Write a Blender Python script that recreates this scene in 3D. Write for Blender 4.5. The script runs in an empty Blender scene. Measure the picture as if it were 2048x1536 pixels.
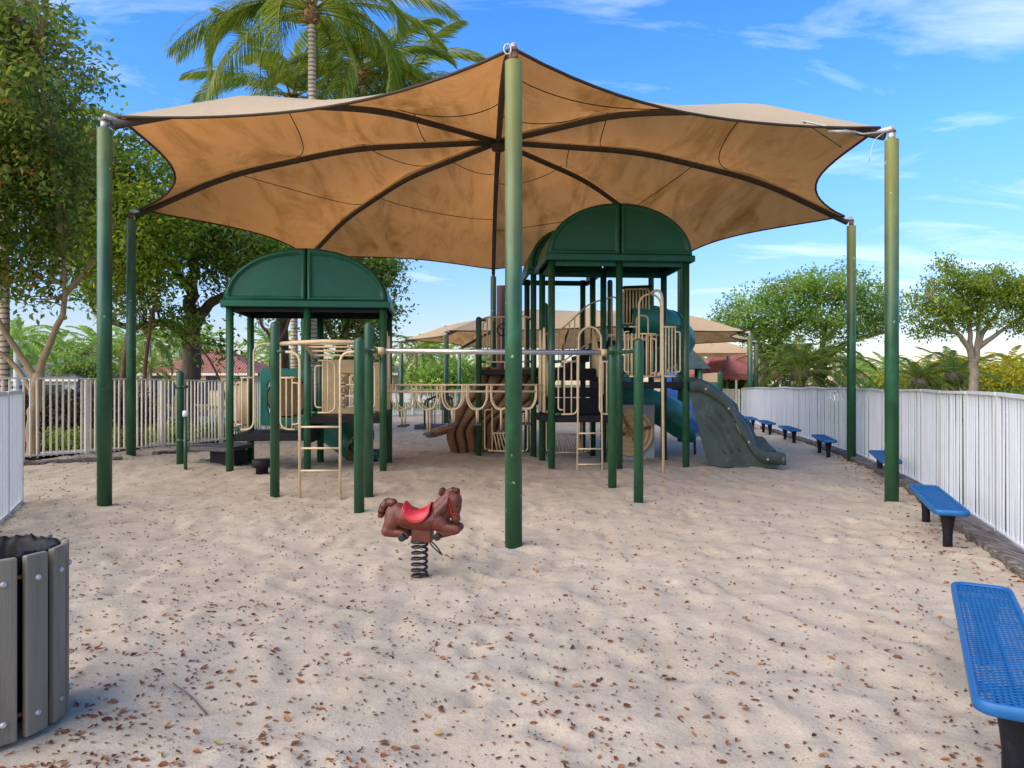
import bpy, math, random
import numpy as np
from mathutils import Vector, Matrix, noise as mnoise
random.seed(7)
RNG = np.random.default_rng(11)
C = bpy.context.scene.collection
scene = bpy.context.scene
PI = math.pi
EYE = 1.55
F = 1440.0

def X(px, d): return (px - 1024) / F * d
def Z(py, d): return EYE + (768 - py) / F * d
def sstep(t):
    t = np.clip(t, 0, 1); return t * t * (3 - 2 * t)

# ------------------------------------------------------------------ ground shape
def ground(x, y):
    x = np.asarray(x, float); y = np.asarray(y, float)
    g = 0.18 * sstep((-x - 2.5) / 6.5) * sstep((y - 7.5) / 6.0)
    g = g - 0.05 * np.exp(-((x) ** 2 + (y - 6.9) ** 2) / 3.0)
    g = g - 0.12 * sstep((y - 22) / 16) - 0.10 * sstep((-x - 4) / 3) * sstep((y - 18) / 8)
    return g
_perm = np.random.default_rng(5).random((256, 256))
def vnoise(x, y, s):
    x = np.asarray(x, float) / s + 1000.37; y = np.asarray(y, float) / s + 1000.71
    xi = np.floor(x).astype(int); yi = np.floor(y).astype(int)
    fx = x - xi; fy = y - yi
    fx = fx * fx * fx * (fx * (fx * 6 - 15) + 10); fy = fy * fy * fy * (fy * (fy * 6 - 15) + 10)
    a = _perm[xi % 256, yi % 256]; b = _perm[(xi + 1) % 256, yi % 256]
    c = _perm[xi % 256, (yi + 1) % 256]; d = _perm[(xi + 1) % 256, (yi + 1) % 256]
    return (a * (1 - fx) + b * fx) * (1 - fy) + (c * (1 - fx) + d * fx) * fy
FEET = []; _rf = random.Random(3)
for _k in range(34):
    _x, _y, _a = _rf.uniform(-4.5, 5), _rf.uniform(2.2, 11) , _rf.uniform(0, 6.28)
    for _s in range(_rf.randint(3, 7)):
        _a += _rf.uniform(-.25, .25); _x += .55 * math.cos(_a); _y += .55 * math.sin(_a); _o = .09 * (1 if _s % 2 else -1)
        FEET.append((_x - _o * math.sin(_a), _y + _o * math.cos(_a), _a + _rf.uniform(-.2, .2)))
HOLES = [(-.785, 6.08, .5, .03), (5.1, 13.6, .5, .06), (.04, 7.1, .22, .02), (-1.89, 8.9, .2, .02), (-3.3, 10.0, .22, .02), (1.66, 9.4, .2, .02), (-2.6, 9.8, .5, .04), (1.4, 12.7, .5, .04)]
def sand_z(x, y):
    x = np.asarray(x, float); y = np.asarray(y, float)
    wx = x + .25 * (vnoise(x + 9, y, .5) - .5); wy = y + .25 * (vnoise(x, y + 31, .5) - .5)
    n = (vnoise(wx, wy, 1.3) - .5) * .034 + (vnoise(wx + 4, wy, .48) - .5) * .032
    r = 1 - np.abs(vnoise(wx + 17, wy * .8 + 3, .24) * 2 - 1)
    n = n + (r - .5) * .034 + (vnoise(wx, wy + 77, .13) - .5) * .026
    for fx, fy, fa in FEET:      # trodden hollows with a pushed-up rim
        dx = x - fx; dy = y - fy; k = (np.abs(dx) < .4) & (np.abs(dy) < .4)
        if not np.any(k): continue
        u = dx * math.cos(fa) + dy * math.sin(fa); v = -dx * math.sin(fa) + dy * math.cos(fa); q = (u / .13) ** 2 + (v / .06) ** 2
        n = n + np.where(k, -.030 * np.exp(-q ** 1.5) + .010 * np.exp(-((np.sqrt(q) - 1.5) / .45) ** 2), 0)
    for fx, fy, r_, dd in HOLES:
        n = n - dd * np.exp(-((x - fx) ** 2 + (y - fy) ** 2) / r_ ** 2)
    return ground(x, y) + n
def gz(x, y): return float(sand_z(x, y))

# ------------------------------------------------------------------ materials
def rgba(c): return (c[0], c[1], c[2], 1)
def mul(c, k): return tuple(min(1, max(0, v * k)) for v in c)
def M(name, col, rough=.5, var=.18, scale=6, bump=0., bscale=60, metal=0., dirt=None, stretch=None, spec=.5, coat=0.):
    m = bpy.data.materials.new(name); m.use_nodes = True
    nt = m.node_tree; N = nt.nodes; L = nt.links
    p = N['Principled BSDF']; p.inputs['Roughness'].default_value = rough; p.inputs['Metallic'].default_value = metal
    p.inputs['Specular IOR Level'].default_value = spec
    if coat: p.inputs['Coat Weight'].default_value = coat; p.inputs['Coat Roughness'].default_value = .2
    tc = N.new('ShaderNodeTexCoord'); src = tc.outputs['Object']
    if stretch:
        mp = N.new('ShaderNodeMapping'); mp.inputs['Scale'].default_value = stretch; L.new(src, mp.inputs[0]); src = mp.outputs[0]
    nz = N.new('ShaderNodeTexNoise'); nz.inputs['Scale'].default_value = scale; nz.inputs['Detail'].default_value = 6; nz.inputs['Roughness'].default_value = .62
    L.new(src, nz.inputs['Vector'])
    cr = N.new('ShaderNodeValToRGB'); cr.color_ramp.elements[0].position = .3; cr.color_ramp.elements[1].position = .7
    cr.color_ramp.elements[0].color = rgba(mul(col, 1 - var)); cr.color_ramp.elements[1].color = rgba(mul(col, 1 + var))
    L.new(nz.outputs['Fac'], cr.inputs[0]); out = cr.outputs[0]
    if dirt:
        dc, amt, ds = dirt
        n2 = N.new('ShaderNodeTexNoise'); n2.inputs['Scale'].default_value = ds; n2.inputs['Detail'].default_value = 8; n2.inputs['Roughness'].default_value = .7
        L.new(src, n2.inputs['Vector'])
        r2 = N.new('ShaderNodeValToRGB'); r2.color_ramp.elements[0].position = .62 - amt * .3; r2.color_ramp.elements[1].position = .78 - amt * .2
        L.new(n2.outputs['Fac'], r2.inputs[0])
        mx = N.new('ShaderNodeMix'); mx.data_type = 'RGBA'; mx.inputs[7].default_value = rgba(dc)
        L.new(r2.outputs[0], mx.inputs[0]); L.new(out, mx.inputs[6]); out = mx.outputs[2]
    L.new(out, p.inputs['Base Color'])
    rr = N.new('ShaderNodeMapRange'); rr.inputs[3].default_value = max(.05, rough - .1); rr.inputs[4].default_value = min(1, rough + .15)
    L.new(nz.outputs['Fac'], rr.inputs[0]); L.new(rr.outputs[0], p.inputs['Roughness'])
    if bump:
        nb = N.new('ShaderNodeTexNoise'); nb.inputs['Scale'].default_value = bscale; nb.inputs['Detail'].default_value = 4
        L.new(src, nb.inputs['Vector'])
        b = N.new('ShaderNodeBump'); b.inputs['Strength'].default_value = bump; b.inputs['Distance'].default_value = .01
        L.new(nb.outputs['Fac'], b.inputs['Height']); L.new(b.outputs[0], p.inputs['Normal'])
    return m

def leaf_mat(name, ramp, trans=.35, rough=.55):
    """ramp: list of (pos, colour) looked up by the per-leaf tint"""
    m = bpy.data.materials.new(name); m.use_nodes = True
    nt = m.node_tree; N = nt.nodes; L = nt.links
    p = N['Principled BSDF']; p.inputs['Roughness'].default_value = rough; p.inputs['Specular IOR Level'].default_value = .35
    at = N.new('ShaderNodeAttribute'); at.attribute_name = 'tint'
    cr = N.new('ShaderNodeValToRGB')
    el = cr.color_ramp.elements
    while len(el) < len(ramp): el.new(.5)
    for e, (q, c) in zip(el, ramp): e.position = q; e.color = rgba(c)
    L.new(at.outputs['Fac'], cr.inputs[0]); L.new(cr.outputs[0], p.inputs['Base Color'])
    tr = N.new('ShaderNodeBsdfTranslucent')
    hs = N.new('ShaderNodeHueSaturation'); hs.inputs['Value'].default_value = 1.5; hs.inputs['Saturation'].default_value = 1.05; hs.inputs['Hue'].default_value = .49
    L.new(cr.outputs[0], hs.inputs['Color']); L.new(hs.outputs[0], tr.inputs[0])
    mx = N.new('ShaderNodeMixShader'); mx.inputs[0].default_value = trans
    L.new(p.outputs[0], mx.inputs[1]); L.new(tr.outputs[0], mx.inputs[2])
    L.new(mx.outputs[0], N['Material Output'].inputs[0])
    return m

GREEN = (.014, .075, .031); TANP = (.66, .51, .30)
mt = {}
def post_green(name, fade):
    """green paint, bleached olive by the weather towards the exposed top"""
    m = M(name, (.015, .080, .032), .38, .3, 5, .06, 90, dirt=((.035, .16, .08), .3, 3.5), stretch=(1, 1, .45))
    nt = m.node_tree; N = nt.nodes; L = nt.links; p = N['Principled BSDF']
    old = p.inputs['Base Color'].links[0].from_socket
    tc = N.new('ShaderNodeTexCoord'); sp = N.new('ShaderNodeSeparateXYZ'); L.new(tc.outputs['Object'], sp.inputs[0])
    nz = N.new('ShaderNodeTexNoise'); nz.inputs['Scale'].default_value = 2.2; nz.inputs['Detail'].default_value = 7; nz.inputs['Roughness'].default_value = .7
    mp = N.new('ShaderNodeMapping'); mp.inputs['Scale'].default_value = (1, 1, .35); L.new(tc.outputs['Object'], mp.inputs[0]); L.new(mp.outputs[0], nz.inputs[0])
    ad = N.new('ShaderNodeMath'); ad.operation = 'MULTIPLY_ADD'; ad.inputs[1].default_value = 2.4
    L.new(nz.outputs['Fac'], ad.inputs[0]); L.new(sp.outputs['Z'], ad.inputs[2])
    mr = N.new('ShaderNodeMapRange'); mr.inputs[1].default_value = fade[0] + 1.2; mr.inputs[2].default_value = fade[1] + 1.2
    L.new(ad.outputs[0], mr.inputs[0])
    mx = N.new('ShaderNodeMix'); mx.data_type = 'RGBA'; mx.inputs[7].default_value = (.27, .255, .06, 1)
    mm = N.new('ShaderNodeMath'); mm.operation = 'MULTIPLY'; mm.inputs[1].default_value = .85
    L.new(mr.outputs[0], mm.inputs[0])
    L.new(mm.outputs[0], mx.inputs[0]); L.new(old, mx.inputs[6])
    # chipped patches low on the pipe
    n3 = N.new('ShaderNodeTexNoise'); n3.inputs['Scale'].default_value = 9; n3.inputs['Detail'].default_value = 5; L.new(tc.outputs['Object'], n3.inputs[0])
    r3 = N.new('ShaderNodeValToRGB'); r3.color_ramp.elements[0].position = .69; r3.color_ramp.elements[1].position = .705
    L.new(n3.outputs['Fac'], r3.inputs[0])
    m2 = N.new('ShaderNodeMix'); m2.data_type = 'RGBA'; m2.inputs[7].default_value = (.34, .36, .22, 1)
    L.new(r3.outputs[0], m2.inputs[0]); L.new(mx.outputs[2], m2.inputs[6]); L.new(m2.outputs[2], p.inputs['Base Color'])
    return m
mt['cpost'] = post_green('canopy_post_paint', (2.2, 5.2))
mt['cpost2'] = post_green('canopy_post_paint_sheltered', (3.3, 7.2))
mt['green'] = M('post_green', GREEN, .36, .25, 7, .04, 80, dirt=((.03, .13, .07), .15, 4), stretch=(1, 1, .5))
mt['roof'] = M('roof_green_plastic', (.004, .092, .054), .40, .16, 3, .03, 120, dirt=((.016, .12, .078), .18, 4), spec=.4)
mt['gplas'] = M('slide_green_plastic', (.010, .17, .125), .35, .15, 4, .02, 90)
mt['wave'] = M('grey_green_plastic', (.050, .068, .054), .42, .22, 4, .04, 60, dirt=((.10, .13, .11), .3, 5))
mt['tan'] = M('tan_tube', TANP, .42, .10, 10, .02, 80, dirt=((.42, .30, .16), .12, 14))
mt['tanpl'] = M('tan_plastic', (.56, .40, .20), .5, .12, 6, .03, 80, dirt=((.30, .2, .1), .15, 7))
mt['brown'] = M('brown_plastic', (.27, .145, .066), .45, .18, 4, .03, 60, dirt=((.10, .05, .025), .2, 5))
mt['groove'] = M('brown_groove', (.045, .022, .012), .7, .2, 4)
mt['black'] = M('black_vinyl', (.011, .011, .014), .5, .25, 8, .05, 90, dirt=((.03, .028, .026), .10, 9), spec=.2)
mt['dgrey'] = M('grey_vinyl', (.045, .047, .052), .55, .2, 8, .05, 90, dirt=((.14, .12, .09), .2, 7))
mt['grey'] = M('grey_panel', (.36, .38, .40), .5, .12, 5, .03, 60, dirt=((.24, .22, .2), .2, 6))
mt['steel'] = M('steel', (.55, .54, .53), .28, .12, 9, .02, 90, metal=.9)
mt['galv'] = M('galvanised', (.50, .49, .47), .45, .25, 18, .05, 60, metal=.4, dirt=((.22, .09, .04), .25, 14))
mt['rust'] = M('rusted_steel', (.20, .085, .04), .75, .4, 18, .15, 60, dirt=((.42, .38, .33), .2, 12))
mt['rustbrown'] = M('rusty_mast', (.09, .05, .035), .7, .3, 10, .1, 50)
mt['rib'] = M('rib_sleeve', (.075, .062, .055), .7, .25, 8, .05, 60)
mt['white'] = M('white_aluminium', (.62, .63, .64), .42, .06, 4, .02, 80, dirt=((.50, .50, .47), .12, 6), stretch=(1, 1, .4))
mt['cream'] = M('cream_aluminium', (.76, .69, .55), .45, .10, 5, .02, 80, dirt=((.42, .37, .28), .2, 7), stretch=(1, 1, .4))
mt['blue'] = M('blue_vinyl', (.005, .105, .30), .45, .14, 9, .04, 140, dirt=((.02, .15, .36), .15, 8))
mt['bluep'] = M('blue_plastic', (.01, .09, .42), .35, .2, 5)
mt['timber'] = M('weathered_timber', (.085, .070, .058), .95, .6, 26, 1.0, 45, stretch=(1, .10, 1), dirt=((.30, .27, .24), .45, 34))
mt['slat'] = M('grey_slat', (.225, .19, .135), .75, .28, 6, .25, 40, stretch=(3, 3, .25), dirt=((.15, .155, .10), .3, 3))
mt['bag'] = M('black_bag', (.006, .006, .006), .5, .3, 10, .35, 14, spec=.2)
mt['binblue'] = M('bin_liner_blue', (.05, .06, .12), .4, .2, 8)
mt['orange'] = M('orange_ring', (.30, .08, .03), .6, .2, 8)
mt['horse'] = M('horse_brown', (.115, .025, .011), .46, .22, 8, .03, 60, dirt=((.20, .06, .028), .2, 9))
mt['horsedk'] = M('horse_mane_brown', (.095, .022, .012), .36, .25, 10, .05, 60)
mt['red'] = M('saddle_red', (.42, .008, .016), .36, .15, 8, .03, 40, dirt=((.58, .06, .07), .2, 9))
mt['blk'] = M('black_iron', (.012, .012, .013), .42, .3, 20, .05, 80, dirt=((.08, .035, .018), .12, 24))
mt['bark'] = M('oak_bark', (.125, .098, .072), .95, .4, 6, .9, 14, stretch=(1, 1, .3))
mt['barktan'] = M('tan_bark', (.34, .235, .13), .8, .3, 5, .4, 14, stretch=(1, 1, .4), dirt=((.2, .15, .1), .2, 4))
mt['barkgrey'] = M('pale_bark', (.25, .20, .14), .85, .25, 5, .4, 14, stretch=(1, 1, .4))
mt['reddishstem'] = M('reddish_stem', (.16, .075, .05), .85, .3, 6, .3, 20)
mt['palmtrunk'] = M('palm_trunk', (.52, .42, .31), .9, .25, 5, .3, 20)
mt['palmfib'] = M('palm_fibre', (.25, .13, .06), .95, .4, 9, .5, 20)
mt['mulch'] = M('mulch', (.12, .07, .045), .95, .4, 7, .6, 30)

def grassmat():
    m = M('lawn', (.085, .125, .028), .95, .4, .35, .5, 3)
    return m
mt['grass'] = grassmat()
def ring_palm(m):   # leaf scars round the trunk
    nt = m.node_tree; N = nt.nodes; L = nt.links; p = N['Principled BSDF']
    old = p.inputs['Base Color'].links[0].from_socket
    tc = N.new('ShaderNodeTexCoord'); w = N.new('ShaderNodeTexWave'); w.bands_direction = 'Z'; w.inputs['Scale'].default_value = 2.4; w.inputs['Distortion'].default_value = 2.5; w.inputs['Detail'].default_value = 3
    L.new(tc.outputs['Object'], w.inputs[0])
    r = N.new('ShaderNodeValToRGB'); r.color_ramp.elements[0].position = .72; r.color_ramp.elements[1].position = .95
    L.new(w.outputs['Fac'], r.inputs[0])
    mx = N.new('ShaderNodeMix'); mx.data_type = 'RGBA'; mx.inputs[7].default_value = (.13, .095, .07, 1)
    L.new(r.outputs[0], mx.inputs[0]); L.new(old, mx.inputs[6]); L.new(mx.outputs[2], p.inputs['Base Color'])
ring_palm(mt['palmtrunk'])

def sandmat():
    m = bpy.data.materials.new('sand'); m.use_nodes = True
    nt = m.node_tree; N = nt.nodes; L = nt.links
    p = N['Principled BSDF']; p.inputs['Roughness'].default_value = .95; p.inputs['Specular IOR Level'].default_value = .2
    tc = N.new('ShaderNodeTexCoord'); src = tc.outputs['Object']
    def noise(s, d=6, r=.6):
        n = N.new('ShaderNodeTexNoise'); n.inputs['Scale'].default_value = s; n.inputs['Detail'].default_value = d; n.inputs['Roughness'].default_value = r
        L.new(src, n.inputs[0]); return n.outputs['Fac']
    def ramp(f, a, b, ca, cb):
        r = N.new('ShaderNodeValToRGB'); r.color_ramp.elements[0].position = a; r.color_ramp.elements[1].position = b
        r.color_ramp.elements[0].color = rgba(ca); r.color_ramp.elements[1].color = rgba(cb); L.new(f, r.inputs[0]); return r.outputs[0]
    c1 = ramp(noise(.9), .35, .65, (.505, .435, .322), (.580, .505, .385))
    c2 = ramp(noise(7), .35, .7, (.86, .84, .82), (1.0, 1.0, 1.0))
    c3 = ramp(noise(90, 3, .7), .30, .72, (.80, .76, .72), (1.0, 1.0, 1.0))
    c4 = ramp(noise(46, 2, .8), .29, .33, (.42, .31, .24), (1, 1, 1))
    def mulc(a, b):
        x = N.new('ShaderNodeMix'); x.data_type = 'RGBA'; x.blend_type = 'MULTIPLY'; x.inputs[0].default_value = 1
        L.new(a, x.inputs[6]); L.new(b, x.inputs[7]); return x.outputs[2]
    L.new(mulc(mulc(mulc(c1, c2), c3), c4), p.inputs['Base Color'])
    b1 = N.new('ShaderNodeBump'); b1.inputs['Strength'].default_value = .55; b1.inputs['Distance'].default_value = .02; L.new(noise(14, 6, .62), b1.inputs['Height'])
    b2 = N.new('ShaderNodeBump'); b2.inputs['Strength'].default_value = .4; b2.inputs['Distance'].default_value = .004; L.new(noise(110, 3, .7), b2.inputs['Height'])
    L.new(b1.outputs[0], b2.inputs['Normal']); L.new(b2.outputs[0], p.inputs['Normal'])
    return m
mt['sand'] = sandmat()

def fabricmat(name, col, tcol, trans, top=None):
    m = bpy.data.materials.new(name); m.use_nodes = True
    nt = m.node_tree; N = nt.nodes; L = nt.links
    p = N['Principled BSDF']; p.inputs['Roughness'].default_value = .9; p.inputs['Specular IOR Level'].default_value = .15
    tc = N.new('ShaderNodeTexCoord')
    def noise(s, st, d=7, r=.65, dist=0):
        mp = N.new('ShaderNodeMapping'); mp.inputs['Scale'].default_value = st; mp.inputs['Rotation'].default_value = (0, 0, .6); L.new(tc.outputs['Object'], mp.inputs[0])
        n = N.new('ShaderNodeTexNoise'); n.inputs['Scale'].default_value = s; n.inputs['Detail'].default_value = d; n.inputs['Roughness'].default_value = r; n.inputs['Distortion'].default_value = dist
        L.new(mp.outputs[0], n.inputs[0]); return n.outputs['Fac']
    def ramp(f, a, b, ca, cb):
        r = N.new('ShaderNodeValToRGB'); r.color_ramp.elements[0].position = a; r.color_ramp.elements[1].position = b
        r.color_ramp.elements[0].color = rgba(ca); r.color_ramp.elements[1].color = rgba(cb); L.new(f, r.inputs[0]); return r.outputs[0]
    def mulc(a, b):
        x = N.new('ShaderNodeMix'); x.data_type = 'RGBA'; x.blend_type = 'MULTIPLY'; x.inputs[0].default_value = 1
        L.new(a, x.inputs[6]); L.new(b, x.inputs[7]); return x.outputs[2]
    s1 = ramp(noise(1.5, (1, .16, 1), dist=.8), .48, .70, (1, 1, 1), (.50, .47, .34))
    s2 = ramp(noise(3.2, (1, .3, 1)), .38, .7, (1.0, 1.0, 1.0), (.90, .87, .82))
    s3 = ramp(noise(160, (1, .25, 1), 2), .3, .7, (.88, .88, .88), (1, 1, 1))
    st = mulc(mulc(s1, s2), s3)
    base = N.new('ShaderNodeRGB'); base.outputs[0].default_value = rgba(col)
    tb = N.new('ShaderNodeRGB'); tb.outputs[0].default_value = rgba(tcol)
    under = mulc(base.outputs[0], st)
    if top:      # sunlit look painted into a paler upper face, shade into the streaked lower one
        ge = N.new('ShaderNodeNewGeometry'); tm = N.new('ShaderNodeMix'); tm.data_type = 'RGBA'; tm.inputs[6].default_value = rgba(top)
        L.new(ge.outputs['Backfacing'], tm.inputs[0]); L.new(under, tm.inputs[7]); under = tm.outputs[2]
    L.new(under, p.inputs['Base Color'])
    bm_ = N.new('ShaderNodeBump'); bm_.inputs['Strength'].default_value = .5; bm_.inputs['Distance'].default_value = .03; L.new(noise(2.6, (1, .14, 1), 5, .55, .4), bm_.inputs['Height']); L.new(bm_.outputs[0], p.inputs['Normal'])
    tr = N.new('ShaderNodeBsdfTranslucent'); L.new(mulc(tb.outputs[0], st), tr.inputs[0]); L.new(bm_.outputs[0], tr.inputs['Normal'])
    mx = N.new('ShaderNodeMixShader'); mx.inputs[0].default_value = trans
    L.new(p.outputs[0], mx.inputs[1]); L.new(tr.outputs[0], mx.inputs[2]); L.new(mx.outputs[0], N['Material Output'].inputs[0])
    return m
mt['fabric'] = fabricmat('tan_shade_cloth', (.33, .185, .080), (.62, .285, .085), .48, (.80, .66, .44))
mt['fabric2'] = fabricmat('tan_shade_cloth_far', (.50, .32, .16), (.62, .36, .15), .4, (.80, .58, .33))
mt['maroon'] = fabricmat('maroon_awning', (.46, .165, .135), (.4, .12, .09), .25)
mt['liner'] = M('tube_liner_tan', (.80, .66, .42), .5, .06, 4)
mt['seam'] = M('seam_thread', (.055, .035, .022), .9, .2, 10)

# ------------------------------------------------------------------ mesh builder
def fillet(pts, r, seg=5):
    pts = [Vector(p) for p in pts]; out = [pts[0]]
    for i in range(1, len(pts) - 1):
        a, b, c = pts[i - 1], pts[i], pts[i + 1]
        u = (a - b); v = (c - b); ru = min(r, u.length * .49, v.length * .49)
        p0 = b + u.normalized() * ru; p2 = b + v.normalized() * ru
        for k in range(seg + 1):
            t = k / seg; out.append(p0 * (1 - t) ** 2 + b * 2 * t * (1 - t) + p2 * t * t)
    out.append(pts[-1]); return out
def bez(pts, n=24):
    """Catmull-Rom through the points"""
    P = [Vector(p) for p in pts]; P = [P[0] * 2 - P[1]] + P + [P[-1] * 2 - P[-2]]; out = []
    segs = len(P) - 3
    for s in range(segs):
        k = max(2, n // segs)
        for i in range(k + (s == segs - 1)):
            t = i / k; a, b, c, d = P[s:s + 4]
            out.append(.5 * ((2 * b) + (c - a) * t + (2 * a - 5 * b + 4 * c - d) * t * t + (3 * b - a - 3 * c + d) * t ** 3))
    return out

class MB:
    def __init__(self): self.v = []; self.f = []; self.mi = []; self.sm = []
    def add(self, vs, fs, mi=0, sm=False):
        o = len(self.v); self.v += [tuple(p) for p in vs]
        for f in fs: self.f.append([i + o for i in f]); self.mi.append(mi); self.sm.append(sm)
        return self
    def box(self, c, s, rz=0, mi=0, mat=None):
        hx, hy, hz = s[0] / 2, s[1] / 2, s[2] / 2; R = mat or Matrix.Rotation(rz, 3, 'Z'); c = Vector(c)
        vs = [c + R @ Vector((x, y, z)) for x in (-hx, hx) for y in (-hy, hy) for z in (-hz, hz)]
        return self.add(vs, [(0, 1, 3, 2), (4, 6, 7, 5), (0, 4, 5, 1), (2, 3, 7, 6), (0, 2, 6, 4), (1, 5, 7, 3)], mi)
    def bar(self, a, b, w, h, mi=0):
        a = Vector(a); b = Vector(b); d = b - a; L = d.length
        q = d.to_track_quat('Y', 'Z').to_matrix()
        return self.box((a + b) / 2, (w, L, h), mi=mi, mat=q)
    def tube(self, pts, r, n=8, mi=0, sm=True, closed=False, caps=True, sx=1.0):
        P = [Vector(p) for p in pts]; m = len(P)
        rs = [r] * m if not hasattr(r, '__len__') else list(r)
        T = []
        for i in range(m):
            a = P[(i - 1) % m] if (closed or i > 0) else P[i]; b = P[(i + 1) % m] if (closed or i < m - 1) else P[i]
            t = (b - a); T.append(t.normalized() if t.length > 1e-9 else Vector((0, 0, 1)))
        up = Vector((0, 0, 1)) if abs(T[0].z) < .9 else Vector((1, 0, 0))
        nrm = T[0].cross(up).normalized(); vs = []; fs = []
        for i in range(m):
            nrm = (nrm - T[i] * nrm.dot(T[i]))
            nrm = nrm.normalized() if nrm.length > 1e-6 else T[i].orthogonal().normalized()
            bn = T[i].cross(nrm)
            for k in range(n):
                a = 2 * PI * k / n
                vs.append(P[i] + (nrm * math.cos(a) * sx + bn * math.sin(a)) * rs[i])
        for i in range(m if closed else m - 1):
            j = (i + 1) % m
            for k in range(n):
                l = (k + 1) % n; fs.append((i * n + k, i * n + l, j * n + l, j * n + k))
        self.add(vs, fs, mi, sm)
        if caps and not closed:
            o = len(self.v) - len(vs)
            self.f.append([o + k for k in range(n)][::-1]); self.mi.append(mi); self.sm.append(False)
            self.f.append([o + (m - 1) * n + k for k in range(n)]); self.mi.append(mi); self.sm.append(False)
        return self
    def lathe(self, c, prof, n=20, mi=0, sm=True):
        """prof: (r, z) list from bottom to top"""
        c = Vector(c); vs = []; fs = []; m = len(prof)
        for r, z in prof:
            for k in range(n):
                a = 2 * PI * k / n; vs.append(c + Vector((r * math.cos(a), r * math.sin(a), z)))
        for i in range(m - 1):
            for k in range(n):
                l = (k + 1) % n; fs.append((i * n + k, i * n + l, (i + 1) * n + l, (i + 1) * n + k))
        fs.append(tuple(range(n))[::-1]); fs.append(tuple((m - 1) * n + k for k in range(n)))
        return self.add(vs, fs, mi, sm)
    def pipe(self, x, y, z0, z1, r, n=18, dome=False, mi=0):
        pr = [(r, z0), (r, z1)]
        if dome: pr = [(r, z0), (r, z1 - r)] + [(r * math.cos(a), z1 - r + r * math.sin(a)) for a in (.3, .6, .9, 1.2, 1.45)]
        return self.lathe((x, y, 0), pr, n, mi)
    def grid(self, rows, mi=0, sm=True, flip=False):
        R = len(rows); K = len(rows[0]); vs = [p for r in rows for p in r]; fs = []
        for i in range(R - 1):
            for k in range(K - 1):
                q = (i * K + k, i * K + k + 1, (i + 1) * K + k + 1, (i + 1) * K + k)
                fs.append(q[::-1] if flip else q)
        return self.add(vs, fs, mi, sm)
    def prism(self, poly, z0, z1, mi=0):
        n = len(poly); vs = [(x, y, z0) for x, y in poly] + [(x, y, z1) for x, y in poly]
        fs = [tuple(range(n))[::-1], tuple(range(n, 2 * n))] + [(i, (i + 1) % n, n + (i + 1) % n, n + i) for i in range(n)]
        return self.add(vs, fs, mi)
    def slab(self, poly3, off, mi=0):
        """thick plate: planar 3-D polygon pushed along off"""
        off = Vector(off); P = [Vector(p) for p in poly3]; n = len(P)
        fs = [tuple(range(n))[::-1], tuple(range(n, 2 * n))] + [(i, (i + 1) % n, n + (i + 1) % n, n + i) for i in range(n)]
        return self.add(P + [p + off for p in P], fs, mi)
    def build(self, name, mats, parent=None, bevel=0, recalc=False, loc=None):
        o0 = Vector(parent['_w']) if parent is not None else Vector(loc or (0, 0, 0))
        me = bpy.data.meshes.new(name)
        me.from_pydata([(a - o0.x, b - o0.y, c - o0.z) for a, b, c in self.v], [], self.f)
        mats = mats if isinstance(mats, (list, tuple)) else [mats]
        for m in mats: me.materials.append(m)
        me.polygons.foreach_set('material_index', self.mi); me.polygons.foreach_set('use_smooth', self.sm)
        if recalc:
            import bmesh
            bm = bmesh.new(); bm.from_mesh(me); bmesh.ops.recalc_face_normals(bm, faces=bm.faces); bm.to_mesh(me); bm.free()
        me.update()
        o = bpy.data.objects.new(name, me); C.objects.link(o)
        if parent is not None: o.parent = parent; o['_w'] = tuple(o0)
        else: o.location = o0; o['_w'] = tuple(o0)
        if bevel:
            b = o.modifiers.new('edges', 'BEVEL'); b.width = bevel; b.segments = 2; b.limit_method = 'ANGLE'; b.angle_limit = math.radians(40)
        return o

def thing(name, label, cat, loc=(0, 0, 0), group=None):
    o = bpy.data.objects.new(name, None); o.empty_display_size = .2; C.objects.link(o); o.location = loc
    o['_w'] = tuple(loc); o['label'] = label; o['category'] = cat
    if group: o['group'] = group
    return o
def tag(o, label, cat, group=None):
    o['label'] = label; o['category'] = cat
    if group: o['group'] = group
    return o
def copy_tree(o, parent=None):
    c = o.copy(); C.objects.link(c)
    if parent is not None: c.parent = parent
    for ch in [k for k in bpy.data.objects if k.parent == o]: copy_tree(ch, c)
    return c
def npmesh(name, V, Q, mats, parent=None, tint=None, smooth=False):
    """V (n,3) world coords, Q (m,4) quads"""
    me = bpy.data.meshes.new(name)
    o0 = np.array(parent['_w'] if parent is not None else (0, 0, 0), float)
    V = np.asarray(V, np.float32) - o0.astype(np.float32); Q = np.asarray(Q, np.int32)
    k = Q.shape[1]
    me.vertices.add(len(V)); me.vertices.foreach_set('co', V.ravel())
    me.loops.add(Q.size); me.loops.foreach_set('vertex_index', Q.ravel())
    me.polygons.add(len(Q)); me.polygons.foreach_set('loop_start', np.arange(0, Q.size, k, dtype=np.int32))
    me.polygons.foreach_set('loop_total', np.full(len(Q), k, np.int32))
    if smooth: me.polygons.foreach_set('use_smooth', np.ones(len(Q), bool))
    for m in (mats if isinstance(mats, (list, tuple)) else [mats]): me.materials.append(m)
    me.update(calc_edges=True)
    if tint is not None:
        a = me.attributes.new('tint', 'FLOAT', 'FACE'); a.data.foreach_set('value', np.asarray(tint, np.float32))
    o = bpy.data.objects.new(name, me); C.objects.link(o)
    if parent is not None: o.parent = parent; o['_w'] = tuple(o0)
    else: o['_w'] = (0, 0, 0)
    return o
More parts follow.
